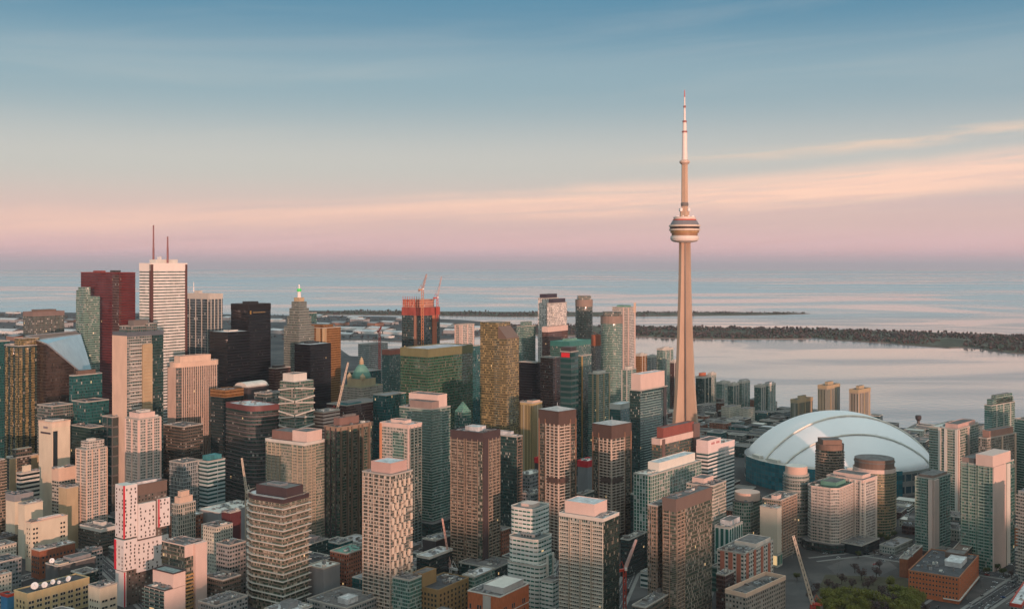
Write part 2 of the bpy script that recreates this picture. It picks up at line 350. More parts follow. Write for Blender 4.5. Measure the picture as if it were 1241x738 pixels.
def finish(o, fm, pent, balc, piers, roof, para, pod, band, units, D):
    FOOT.append((o.ctr.x, o.ctr.y, R(o.th), o.w1 / 2 + 3, o.w2 / 2 + 3))
    h = o.h; hb = h
    if band:                                        # blank attic above the top windows
        hb = h - band[0]
        MB().prism(offset(o.pts, .25), hb, h, band[1], bot=band[1]).obj('attic_band', o.root)
    MB().prism(o.pts, 0, hb, fm).obj('facade', o.root)
    ph, pp, pm = para
    pm = pm or (band[1] if band else CONC)
    if ph: MB().ring(o.pts, .35 if band else pp + .05, h + .01, h + ph, pm, inn=-.35).obj('parapet', o.root)
    MB().prism(offset(o.pts, -.4), h + .005, h + .15, roof or GRAVEL).obj('roof', o.root)
    o.tops = []
    for p in pent:                                  # penthouse: fractions along x (-.5...5), y, height, material, base lift
        x0, x1, y0, y1, ht, mt = p[:6]; zb = h + .16 + (p[6] if len(p) > 6 else 0)
        q = rect(x0 * o.w1, y0 * o.w2, x1 * o.w1, y1 * o.w2)
        po = MB().prism(q, zb, zb + ht, mt, top=(p[7] if len(p) > 7 else GRAVEL)).obj('mechanical_penthouse', o.root)
        if D < 1400 and ht > 3: MB().ring(q, .1, zb + ht + .01, zb + ht + .5, mt if 'bay' not in mt else CONC, inn=-.3).obj('coping', po)
    rnd = random.Random(int(o.ctr.x * 7 + o.ctr.y * 3))
    for k in range((units * 3 + 1 if D < 1150 else units * 2) if D < 1350 else 0):       # roof plant
        w, d, t = rnd.choice((rnd.uniform(1, 3), rnd.uniform(2, 4.5))), rnd.choice((rnd.uniform(1, 2.5), rnd.uniform(2, 7))), rnd.uniform(.7, 2.4)
        for _ in range(12):
            x, y = rnd.uniform(-.42, .42) * o.w1, rnd.uniform(-.42, .42) * o.w2
            if all(not (p[0] * o.w1 - 3 < x < p[1] * o.w1 + 3 and p[2] * o.w2 - 3 < y < p[3] * o.w2 + 3) for p in pent): break
        else: continue
        mb = MB().box(x - w / 2, y - d / 2, h + .16, x + w / 2, y + d / 2, h + .16 + t, rnd.choice((METAL, METAL, CONC_L, CONC_D, GREYB)))
        mb.lathe([(w * .3, h + .16 + t), (w * .3, h + .5 + t), (0, h + .5 + t)], CONC_D, 10, x, y)
        mb.obj('rooftop_unit', o.root)
    if units and D < 1150:                              # a duct run across the roof
        x, y, ln = rnd.uniform(-.35, .1) * o.w1, rnd.uniform(-.4, .4) * o.w2, rnd.uniform(.2, .35) * o.w1
        if all(not (p[2] * o.w2 - 1 < y < p[3] * o.w2 + 1) for p in pent):
            MB().box(x, y - .4, h + .5, x + ln, y + .4, h + 1.2, METAL).box(x + ln * .1, y - .3, h + .16, x + ln * .1 + .3, y + .3, h + .5, METAL).obj('duct', o.root)
    if balc:
        bl = dict(fh=3.1, z0=9, z1=hb - 1, out=1.5, t=.28, rail='solid', rh=.62, part=6.5, mt=CONC, rm=None, segs=None, ring=True); bl.update(balc)
        mb = MB(); rm = bl['rm'] or (bl['mt'] if bl['rail'] == 'solid' else GLASSR)
        if bl['segs'] is None:
            mb.ring(o.pts, bl['out'], 0, bl['t'], bl['mt'], inn=.02)
            if bl['rail']: mb.ring(o.pts, bl['out'] - .03, bl['t'] + .002, bl['t'] + bl['rh'], rm, inn=bl['out'] - .15)
        else:
            for f in 'LR':                              # the floor edge runs along the wall and ties the balconies of a storey together
                fe = max([g[2] for g in bl['segs'] if g[0] == f] or [0])
                if fe: face_box(mb, o, f, -.015 if f == 'L' else 0, fe, .012, .12, 0, bl['t'] - .004, bl['mt'])
            for sg in bl['segs']:
                f, f0, f1 = sg
                face_box(mb, o, f, f0, f1, .02, bl['out'], 0, bl['t'], bl['mt'])
                if bl['rail']:
                    face_box(mb, o, f, f0, f1, bl['out'] - .16, bl['out'] - .03, bl['t'] + .002, bl['t'] + bl['rh'], rm)
                if bl['part'] and D < 1150:             # party walls between neighbouring balconies
                    ln = (o.w1 if f == 'L' else o.w2) * (f1 - f0); npw = max(1, round(ln / bl['part']))
                    for k in range(npw + 1):
                        q = f0 + (f1 - f0) * k / npw; e = .11 / (o.w1 if f == 'L' else o.w2)
                        face_box(mb, o, f, max(f0, q - e), min(f1, q + e), .02, bl['out'] - .17, bl['t'] + .002, bl['fh'] - .002, bl['mt'])
        me = mb.data('balcony'); k = 0; z = bl['z0']
        while z < bl['z1']:
            put(me, 'balcony', o.root, (0, 0, z)); z += bl['fh']; k += 1
    for p in piers:                                 # upright piers: face, list of positions, width, depth, material, z0, z1
        f, fs, w, d, mt = p[:5]; za = p[5] if len(p) > 5 else 0; zb = p[6] if len(p) > 6 else h
        ln = o.w1 if f == 'L' else o.w2
        for q in fs:
            mb = MB(); face_box(mb, o, f, q - w / 2 / ln, q + w / 2 / ln, .003, d, za, zb, mt); mb.obj('pier', o.root)
    if pod:
        g, ht, mt = pod[:3]
        MB().prism(offset(o.pts, g), 0, ht, mt, top=GRAVEL).obj('podium', o.root)
def lin(a, b, n): return [a + (b - a) * k / max(1, n - 1) for k in range(n)]
# ------------------------------------------------------------------ the setting
def struct(name, mb, kind='structure', loc=(0, 0, 0), rz=0): return tag(mb.obj(name, None, loc, rz), kind=kind)
def ground_mat(name, c1, c2, c3, s1, s2):
    mt, nt = _nt(name); N = nt.nodes.new; L = nt.links.new
    tc = N('ShaderNodeTexCoord')
    a = N('ShaderNodeTexNoise'); a.inputs['Scale'].default_value = s1; a.inputs['Detail'].default_value = 8; a.inputs['Roughness'].default_value = .65
    b = N('ShaderNodeTexVoronoi'); b.inputs['Scale'].default_value = s2; b.distance = 'CHEBYCHEV'
    L(tc.outputs['Object'], a.inputs['Vector']); L(tc.outputs['Object'], b.inputs['Vector'])
    r = N('ShaderNodeValToRGB'); e = r.color_ramp.elements; e.new(.5)
    for el, (p, c) in zip(e, ((.35, c1), (.5, c2), (.66, c3))): el.position = p; el.color = (*c, 1)
    L(a.outputs['Fac'], r.inputs[0])
    mx = N('ShaderNodeMix'); mx.data_type = 'RGBA'; mx.blend_type = 'MULTIPLY'; mx.inputs[0].default_value = .55
    L(r.outputs[0], mx.inputs[6]); 
    g = N('ShaderNodeSeparateColor'); L(b.outputs['Color'], g.inputs[0])
    mr = N('ShaderNodeMapRange'); L(g.outputs[0], mr.inputs[0]); mr.inputs[3].default_value = .5; mr.inputs[4].default_value = 1.6
    cc = N('ShaderNodeCombineColor'); [L(mr.outputs[0], cc.inputs[i]) for i in range(3)]
    L(cc.outputs[0], mx.inputs[7])
    p = N('ShaderNodeBsdfPrincipled'); L(mx.outputs[2], p.inputs['Base Color']); p.inputs['Roughness'].default_value = .9; p.inputs['Specular IOR Level'].default_value = .2
    o = N('ShaderNodeOutputMaterial'); L(p.outputs[0], o.inputs[0]); return mt
CITYG = ground_mat('city_ground', (.04, .04, .042), (.062, .06, .06), (.11, .10, .095), .01, .012)
PORTG = ground_mat('port_ground', (.05, .05, .04), (.10, .095, .085), (.26, .25, .24), .006, .009)
ISLG = ground_mat('island_ground', (.05, .06, .03), (.07, .065, .04), (.16, .14, .11), .006, .02)
ASPH = mat('asphalt', (.05, .05, .053), .9, .2, scale=.08); KERB = mat('pavement_slabs', (.20, .195, .185), .9, .15, scale=.3); PAINT = mat('road_paint', (.75, .74, .70), .7, .15)
TRACK = mat('railway_ballast', (.12, .10, .09), .95, .3, scale=.2); GRASS = mat('park_grass', (.055, .05, .03), .95, .3, scale=.1)

def water_mat():
    mt, nt = _nt('lake_water'); N = nt.nodes.new; L = nt.links.new
    tc = N('ShaderNodeTexCoord')
    def nz(sc, sx, sy, det, dist=0.0, rot=0.0):
        mp = N('ShaderNodeMapping'); mp.inputs['Scale'].default_value = (sx, sy, 1); mp.inputs['Rotation'].default_value = (0, 0, rot); L(tc.outputs['Object'], mp.inputs[0])
        n = N('ShaderNodeTexNoise'); n.inputs['Scale'].default_value = sc; n.inputs['Detail'].default_value = det; n.inputs['Distortion'].default_value = dist
        L(mp.outputs[0], n.inputs['Vector']); return n.outputs['Fac']
    def mr(v, a, b, c, d):
        n = N('ShaderNodeMapRange'); n.interpolation_type = 'SMOOTHSTEP'; L(v, n.inputs[0])
        for i, q in enumerate((a, b, c, d)): n.inputs[i + 1].default_value = q
        return n.outputs[0]
    def mth(op, a, b):
        n = N('ShaderNodeMath'); n.operation = op
        for i, q in enumerate((a, b)):
            if isinstance(q, (int, float)): n.inputs[i].default_value = q
            else: L(q, n.inputs[i])
        return n.outputs[0]
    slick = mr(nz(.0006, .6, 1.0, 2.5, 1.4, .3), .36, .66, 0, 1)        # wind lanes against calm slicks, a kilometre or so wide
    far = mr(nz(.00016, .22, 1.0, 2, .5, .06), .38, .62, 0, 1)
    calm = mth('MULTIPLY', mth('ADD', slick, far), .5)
    rip = nz(.05, 1, 1, 4)
    bp = N('ShaderNodeBump'); L(mr(calm, 0.0, 1.0, .26, .03), bp.inputs['Strength']); bp.inputs['Distance'].default_value = 2.5; L(rip, bp.inputs['Height'])
    p = N('ShaderNodeBsdfPrincipled'); 
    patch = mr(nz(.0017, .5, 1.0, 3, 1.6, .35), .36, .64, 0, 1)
    def cmix(f, a, b):
        mc = N('ShaderNodeMix'); mc.data_type = 'RGBA'; L(f, mc.inputs[0])
        for i, q in ((6, a), (7, b)):
            if isinstance(q, tuple): mc.inputs[i].default_value = (*q, 1)
            else: L(q, mc.inputs[i])
        return mc.outputs[2]
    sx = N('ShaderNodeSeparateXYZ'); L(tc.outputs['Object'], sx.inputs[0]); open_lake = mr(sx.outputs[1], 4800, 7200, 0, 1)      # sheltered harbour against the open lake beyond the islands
    L(cmix(open_lake, cmix(patch, (.46, .39, .37), (.67, .53, .475)), cmix(calm, (.40, .50, .56), (.78, .66, .61))), p.inputs['Base Color'])  # harbour patches: pink of reflected clouds put into the base colour
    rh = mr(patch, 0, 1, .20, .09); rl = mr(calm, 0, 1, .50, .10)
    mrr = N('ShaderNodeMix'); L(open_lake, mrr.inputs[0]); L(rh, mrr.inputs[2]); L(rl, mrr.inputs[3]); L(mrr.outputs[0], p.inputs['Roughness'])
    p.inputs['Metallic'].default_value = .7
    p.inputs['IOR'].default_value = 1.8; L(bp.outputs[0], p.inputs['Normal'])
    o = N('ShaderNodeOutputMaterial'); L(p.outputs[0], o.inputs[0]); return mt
WATER = water_mat()
LAKE_R = 52000.0
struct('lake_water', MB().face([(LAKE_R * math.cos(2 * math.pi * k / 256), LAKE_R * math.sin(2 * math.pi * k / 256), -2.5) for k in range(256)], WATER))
def land(name, pts, mt, z=0.0):
    a = sum(pts[i - 1][0] * pts[i][1] - pts[i][0] * pts[i - 1][1] for i in range(len(pts)))
    if a < 0: pts = pts[::-1]
    return struct(name, MB().prism(pts, -4, z, CONC_D, top=mt))
def gp(x, D): return (X(x, D), D)
# city and port lands: one sheet of ground from behind the viewer to the harbour edge
city = [(-9000, -9000), (9000, -9000), (9000, 1600), gp(1300, 1850), gp(1225, 1880), gp(1150, 1890), gp(1080, 1940), gp(1000, 2060), gp(940, 2170), gp(880, 2290), gp(800, 2400), gp(700, 2560), gp(600, 2760), gp(520, 3050),
        gp(470, 3350), gp(424, 3430), gp(404, 3900), gp(392, 4180), gp(440, 4190), gp(494, 4060), gp(540, 4200), gp(610, 4500), gp(640, 5100), gp(560, 5600), gp(470, 5950), gp(380, 6050), gp(200, 6350), gp(0, 6500), (-9000, 6900)]
land('ground', city, CITYG)
spit = [gp(360, 6150), gp(420, 6180), gp(520, 6080), gp(620, 5950), gp(700, 6000), gp(760, 5990), gp(830, 6040), gp(900, 6120), gp(950, 6200), gp(982, 6330), gp(960, 6420), gp(880, 6480), gp(780, 6500), gp(640, 6520), gp(480, 6650), gp(360, 6700)]
land('sand_spit', spit, ISLG, -.2)
isl = [gp(600, 4500), gp(680, 4420), gp(770, 4350), gp(830, 4240), gp(900, 4200), gp(980, 4230), gp(985, 4300), gp(1000, 4200), gp(1040, 4080), gp(1080, 4000), gp(1088, 3950), gp(1120, 3850), gp(1150, 3770), gp(1165, 3800), gp(1185, 3760), gp(1205, 3640), gp(1225, 3560), gp(1260, 3500), gp(1500, 3450),
       gp(1500, 4000), gp(1260, 4350), gp(1180, 4500), gp(1100, 4650), gp(1000, 4800), gp(850, 4950), gp(700, 5100), gp(600, 5100)]
land('island_ground', isl, ISLG, -.2)
# unseen ridge added behind the viewer, shaped to keep the low sun off the streets
mb = MB(); row = []
SHADE_RIDGE_MAT = ground_mat('shade_ridge_ground', (.04, .05, .025), (.06, .06, .04), (.12, .11, .09), .004, .01)
xs = list(range(-5000, 5001, 125))
RIDGE = lambda x: 109 + 33 * max(0, min(1, (x - 400) / 330))
hz = [RIDGE(x) + .6 * 14 * noise.noise((x * .0011, 3.1, 0)) + 5 * noise.noise((x * .006, 7.7, 0)) for x in xs]
for i in range(len(xs) - 1):
    x0, x1 = xs[i], xs[i + 1]
    prof = [(-900, .0), (-1050, .7), (-1250, 1.0), (-1700, .95), (-2600, .0)]
    for (ya, fa), (yb, fb) in zip(prof, prof[1:]):
        mb.face([(x1, ya, hz[i + 1] * fa + .02), (x0, ya, hz[i] * fa + .02), (x0, yb, hz[i] * fb + .02), (x1, yb, hz[i + 1] * fb + .02)], SHADE_RIDGE_MAT)
struct('shade_ridge', mb)

def inside(p, poly):
    c = False; x, y = p
    for i in range(len(poly)):
        (x0, y0), (x1, y1) = poly[i - 1], poly[i]
        if (y0 > y) != (y1 > y) and x < (x1 - x0) * (y - y0) / (y1 - y0) + x0: c = not c
    return c
LEAFD = mat('leaf_dark', (.035, .042, .024), .9, .35, scale=.05); LEAFB = mat('bare_twigs', (.085, .06, .055), .95, .3, scale=.05); LEAFG = mat('leaf_spring', (.135, .138, .025), .8, .35, scale=.2); LEAFM = mat('leaf_mid', (.06, .075, .022), .85, .35, scale=.2)
BARK = mat('bark', (.07, .055, .045), .95, .2)
def woodland(poly, n, hmin, hmax, seed, mats, z=-.2, clear=lambda x, y: True):
    rnd = random.Random(seed); mb = MB(); xs_, ys_ = [p[0] for p in poly], [p[1] for p in poly]; k = 0; tries = 0
    while k < n and tries < n * 30:
        tries += 1
        x, y = rnd.uniform(min(xs_), max(xs_)), rnd.uniform(min(ys_), max(ys_))
        if not inside((x, y), poly) or not clear(x, y): continue
        k += 1; h = rnd.uniform(hmin, hmax) * (.6 + .8 * abs(noise.noise((x * .006, y * .006, seed)))); r = h * rnd.uniform(.35, .6); mt = rnd.choice(mats)
        V = []
        for zz, rr, cnt in ((.12, .55, 4), (.55, 1.0, 5), (.85, .6, 4)):
            a0 = rnd.random() * 6
            V.append([(x + r * rr * rnd.uniform(.7, 1.3) * math.cos(a0 + 6.283 * q / cnt), y + r * rr * rnd.uniform(.7, 1.3) * math.sin(a0 + 6.283 * q / cnt), z + h * (zz + rnd.uniform(-.07, .07))) for q in range(cnt)])
        tip = (x + rnd.uniform(-1, 1), y, z + h)
        for A, Bq in ((V[0], V[1]), (V[1], V[2])):
            for q in range(max(len(A), len(Bq))):
                a, b = A[q % len(A)], A[(q + 1) % len(A)]; c, d = Bq[q % len(Bq)], Bq[(q + 1) % len(Bq)]
                mb.face([a, b, d], mt); mb.face([a, d, c], mt)
        for q in range(len(V[2])): mb.face([V[2][q], V[2][(q + 1) % 4], tip], mt)
    return mb
tag(woodland(isl, 4600, 7, 16, 3, [LEAFD, LEAFB, LEAFB, LEAFB], clear=lambda x, y: noise.noise((x * .004, y * .004, 5)) > -.33).obj('woodland'), 'low dark woods covering the long island across the harbour', 'woodland', kind='stuff')
tag(woodland(spit, 1500, 5, 14, 4, [LEAFD, LEAFB], clear=lambda x, y: noise.noise((x * .003, y * .003, 5)) > -.25).obj('woodland'), 'thin dark woods along the far spit in the lake', 'woodland', kind='stuff')
port = [gp(-60, 4100), gp(300, 4000), gp(392, 4230), gp(494, 4120), gp(610, 4560), gp(630, 5080), gp(470, 5900), gp(200, 6300), gp(-60, 6450)]
tag(woodland(port, 1700, 5, 13, 6, [LEAFD, LEAFB, LEAFB], z=0, clear=lambda x, y: noise.noise((x * .0022, y * .0045, 2)) > .02).obj('woodland'), 'patchy bare trees between the sheds of the port lands', 'woodland', kind='stuff')
waterfront = [gp(560, 2500), gp(900, 2150), gp(1180, 1760), gp(1241, 1740), gp(1241, 1850), gp(1080, 1900), gp(880, 2250), gp(600, 2700)]
tag(woodland(waterfront, 260, 5, 11, 8, [LEAFD, LEAFB, LEAFM], z=0, clear=lambda x, y: noise.noise((x * .006, y * .006, 2)) > .1).obj('woodland'), 'scattered waterfront trees between the lakeside condos', 'woodland', kind='stuff')

# haze: one closed box of even, thin air
mt, nt = _nt('haze'); pv = nt.nodes.new('ShaderNodeVolumePrincipled'); pv.inputs['Color'].default_value = (.70, .73, .82, 1); pv.inputs['Density'].default_value = 2.3e-5; pv.inputs['Anisotropy'].default_value = 0.1
oo = nt.nodes.new('ShaderNodeOutputMaterial'); nt.links.new(pv.outputs[0], oo.inputs['Volume'])
struct('haze', MB().box(-54000, -54000, -5.5, 54000, 54000, 575, mt), kind='stuff')

# streets (all on the city grid, 34 degrees off the view)
TH = 34.0; GS, GC = math.sin(R(TH)), math.cos(R(TH))
def strip(mb, p, q, w, mt, z, off=0.0):
    p, q = Vector((p[0], p[1])), Vector((q[0], q[1])); d = (q - p).normalized(); n = Vector((-d.y, d.x)); p, q = p + n * off, q + n * off
    mb.face([(*(p - n * w / 2), z), (*(q - n * w / 2), z), (*(q + n * w / 2), z), (*(p + n * w / 2), z)], mt)
ROADS = []
def road(p, q, w=14, lanes=True, kerb=True):
    p, q = Vector(p[:2]), Vector(q[:2]); ROADS.append((p, q, w / 2 + 3)); k = len(ROADS)
    mb = MB(); strip(mb, p, q, w, ASPH, .010 + k * .004); struct('road', mb)
    if kerb:
        mb = MB(); d = (q - p).normalized(); n = Vector((-d.y, d.x))
        for sg in (-1, 1):
            a, b = p + n * sg * (w / 2 + .1), q + n * sg * (w / 2 + .1); c, e = p + n * sg * (w / 2 + 3.2), q + n * sg * (w / 2 + 3.2)
            pts = [tuple(a), tuple(b), tuple(e), tuple(c)] if sg < 0 else [tuple(c), tuple(e), tuple(b), tuple(a)]
            if sg < 0: pts = pts[::-1] if (Vector(pts[1]) - Vector(pts[0])).cross(Vector(pts[2]) - Vector(pts[1])) < 0 else pts
            mb.prism(pts, -.05, .13 + k * .0015, KERB)
        struct('pavement', mb)
    if lanes:
        mb = MB(); d = (q - p).normalized(); L_ = (q - p).length; s = 4.0
        while s < L_ - 4:
            strip(mb, p + d * s, p + d * (s + 3.5), .18, PAINT, .019 + k * .004, off=0)
            s += 9
        for off in (-w / 2 + 2.2, w / 2 - 2.2): strip(mb, p + d * 2, q - d * 2, .15, PAINT, .019 + k * .004, off)
        struct('road_marking', mb)
road(G(868, 640), G(1170, 690), 20); road(G(1170, 690), G(1330, 716), 20)          # the avenue running across the lower right
road(G(1040, 770), G(1170, 690), 16); road(G(1170, 690), G(1262, 640), 16)
road(G(1150, 760), G(1241, 700), 15)
road(G(985, 678), G(1105, 664), 10, False)
road(G(70, 632), G(150, 706), 13); road(G(150, 706), G(190, 745), 13)
road(G(-20, 716), G(60, 690), 10); road(G(60, 690), G(170, 640), 11)
road(G(232, 740), G(345, 672), 11); road(G(345, 672), G(420, 632), 11)
road(G(215, 655), G(300, 700), 11)
road(G(395, 700), G(520, 655), 12); road(G(660, 745), G(700, 650), 14); road(G(742, 745), G(790, 640), 11)
road(G(865, 740), G(890, 660), 9, False)
mb = MB()
for k in range(6): strip(mb, G(860, 652 - k * 2.4), G(1118, 676 - k * 2.4), 3.6, TRACK, .15)
struct('railway_bed', mb)
struct('park_ground', MB().face([(*G(978, 742)[:2], .13), (*G(1120, 742)[:2], .13), (*G(1098, 700)[:2], .13), (*G(1000, 696)[:2], .13)], GRASS))
struct('car_park', MB().face([(*G(247, 690)[:2], .16), (*G(300, 672)[:2], .16), (*G(272, 650)[:2], .16), (*G(225, 662)[:2], .16)], ASPH))

# ------------------------------------------------------------------ landmarks
def loft(mb, secs, mt, cap=True, mt2=None, alt=None):
    for (p0, z0), (p1, z1) in zip(secs, secs[1:]):
        n = len(p0)
        for i in range(n):
            j = (i + 1) % n
            mb.face([(*p0[i], z0), (*p0[j], z0), (*p1[j], z1), (*p1[i], z1)], alt if alt and i % 4 in (1, 2, 3) and False else mt)
    if cap: mb.face([(*p, secs[-1][1]) for p in secs[-1][0]], mt)
    return mb
def tower():
    D = 1548; x = X(829.7, D); root = thing('observation_tower', 'very tall tapering concrete tower with round pod and long white mast', 'tower', (x, D, 0))
    TC = mat('tower_concrete', (.42, .295, .215), .85, .14, scale=.06)
    def ysec(r, w, v):
        out = []
        for k in range(3):
            a = R(-90 + 60 + 120 * k); d = Vector((math.cos(a), math.sin(a))); n = Vector((-d.y, d.x))
            out += [tuple(d * r - n * w / 2), tuple(d * r + n * w / 2)]
            b = a + R(60); e = Vector((math.cos(b), math.sin(b))); m = Vector((-e.y, e.x)); out += [tuple(e * v - m * 1.1), tuple(e * v + m * 1.1)]
        return out
    prof = [(0, 31, 7.5, 8.0), (30, 24.5, 7.2, 7.4), (60, 20.2, 6.9, 6.8), (90, 17.2, 6.7, 6.2), (130, 14.3, 6.5, 5.6), (180, 11.9, 6.2, 5.1), (230, 10.1, 6.0, 4.8), (280, 8.7, 5.9, 4.5), (330, 7.9, 5.7, 4.2)]
    loft(MB(), [(ysec(r, w, v), z) for z, r, w, v in prof], TC).obj('shaft', root)
    GLS = mat('lift_glass', (.05, .05, .05), .2, .2)
    for k in range(3):
        a = R(-90 + 120 * k); ca, sa = math.cos(a), math.sin(a)
        mb = MB(); mb.bar((ca * 7.9, sa * 7.9, 2), (ca * 4.0, sa * 4.0, 326), 2.2, GLS, 1.6); mb.obj('lift_shaft', root)
    zz = lambda y: H - (y - YH) * D / F
    MB().lathe([(6.5, zz(294.5)), (16, zz(293.2)), (19.6, zz(291.5)), (20.6, zz(288.8)), (20.2, zz(286.2)), (17.5, zz(285.6))], mat('radome_white', (.66, .58, .52), .5, .04), 48).obj('radome', root)
    GW = fac(wall=(.50, .36, .22), glass=(.12, .06, .02), bay=2.2, fh=4.0, wf=.8, hf=.6, cur=.2, rough=.15)
    mb = MB(); mb.prism(circle(18.6, 40), zz(285.5), zz(282.5), mat('pod_band', (.30, .17, .09), .5)); mb.prism(circle(20.4, 40), zz(282.4), zz(280.2), mat('pod_gold_glass', (.36, .23, .11), .6, .3, .0)); mb.obj('lower_gallery', root)
    MB().lathe([(20.6, zz(280.1)), (22.3, zz(279.6)), (22.3, zz(277.6)), (20.5, zz(277.3))], mat('pod_rim', (.58, .47, .38), .5, .05), 48).obj('lower_rim', root)
    MB().prism(circle(21.2, 48), zz(277.2), zz(275.2), mat('pod_dark_band', (.04, .025, .022), .6)).obj('window_band', root)
    MB().lathe([(21, zz(275.1)), (22.6, zz(274.8)), (22.4, zz(272.9)), (20.8, zz(272.6))], mat('pod_rim', (.58, .47, .38)), 48).obj('upper_rim', root)
    MB().lathe([(20.8, zz(272.5)), (17.6, zz(267.6)), (16.2, zz(267.4))], mat('pod_grey_cladding', (.17, .16, .17), .5, .1), 48).obj('sloping_cladding', root)
    MB().lathe([(16.6, zz(267.3)), (16.9, zz(266.6)), (16.9, zz(266.0)), (15.8, zz(265.9))], mat('pod_red_band', (.55, .12, .08), .5), 48).obj('red_band', root)
    MB().lathe([(15.6, zz(265.8)), (16.2, zz(263.2)), (0, zz(262.8))], mat('radome_white', (.66, .58, .52)), 48).obj('pod_roof', root)
    mb = MB()
    for k in range(10):
        a = 2 * math.pi * k / 10; mb.box(13 * math.cos(a) - .7, 13 * math.sin(a) - .7, zz(262.8), 13 * math.cos(a) + .7, 13 * math.sin(a) + .7, zz(261.6), STEELW)
    mb.obj('roof_mast', root)
    MB().prism(circle(7.2, 6, a0=R(30)), zz(262.7), zz(256.5), TC).obj('upper_plant', root)
    MB().prism(circle(5.0, 6, a0=R(30)), zz(256.5), zz(249), TC).obj('neck', root)
    for sx, sy in ((-1, -1), (1, -1), (-1, 1), (1, 1)):
        MB().lathe([(1.9, 0), (2.3, 1.2), (2.3, 4.5), (0, 5.2)], STEELW, 12).obj('antenna_drum', root, (sx * 5.6, sy * 3.0, zz(256.4)))
    MB().lathe([(5.2, zz(250)), (5.7, zz(247)), (4.9, zz(245.5))], CONC_D, 16).obj('collar', root)
    loft(MB(), [(circle(5.1, 6, a0=R(30)), zz(247)), (circle(4.7, 6, a0=R(30)), zz(199.5))], TC).obj('upper_shaft', root)
    MB().lathe([(4.8, zz(199.6)), (7.4, zz(197.4)), (7.4, zz(195.6)), (5.4, zz(194.0)), (0, zz(193.8))], mat('skypod_cladding', (.50, .38, .31), .5), 32).obj('sky_pod', root)
    MA = mat('mast_white', (.70, .60, .56), .5, .05); MR = mat('mast_dark', (.28, .12, .11), .6)
    MB().lathe([(4.1, zz(194)), (3.5, zz(161))], MA, 20).obj('mast', root)
    for y, r in ((160, 3.9), (147.5, 3.2), (129.5, 1.9)): MB().lathe([(r * .6, zz(y + 1.6)), (r, zz(y + 1)), (r, zz(y - .8)), (r * .5, zz(y - 1.4))], MR, 20).obj('mast_ring', root)
    MB().lathe([(2.9, zz(159.5)), (2.6, zz(148))], MA, 16).obj('mast', root)
    MB().lathe([(1.6, zz(146.5)), (1.25, zz(130))], MA, 16).obj('mast', root)
    MB().lathe([(1.0, zz(129)), (.9, zz(118))], MA, 12).obj('mast', root)
    MB().lathe([(.95, zz(118)), (.5, zz(109.5)), (0, zz(109))], mat('mast_red', (.50, .14, .13), .6), 12).obj('mast_tip', root)
    MB().prism(circle(36, 18), 0, 9, GREYB, top=GRAVEL).obj('base_building', root)
tower()

def cut_mesh(mb, co, no, fill=None):
    """keep the side of the plane the normal points away from"""
    me = mb.data('cut'); bm = bmesh.new(); bm.from_mesh(me); bpy.data.meshes.remove(me)
    bmesh.ops.remove_doubles(bm, verts=bm.verts, dist=1e-4)
    r = bmesh.ops.bisect_plane(bm, geom=bm.verts[:] + bm.edges[:] + bm.faces[:], plane_co=co, plane_no=no, clear_outer=True)
    if fill is not None:
        ed = [e for e in r['geom_cut'] if isinstance(e, bmesh.types.BMEdge)]
        f = bmesh.ops.contextual_create(bm, geom=ed)['faces'] if ed else []
        uvl = bm.loops.layers.uv.verify(); mi = mb.m(fill)
        for q in f:
            q.material_index = mi; q.normal_update()
            ex = Vector((0, 0, 1)).cross(q.normal); ex = ex.normalized() if ex.length > 1e-4 else Vector((1, 0, 0)); ey = q.normal.cross(ex)
            for l in q.loops: l[uvl].uv = (l.vert.co.dot(ex), l.vert.co.dot(ey))
    out = bpy.data.meshes.new('shape')
    bm.to_mesh(out); bm.free()
    for m_ in mb.ms: out.materials.append(m_)
    return out
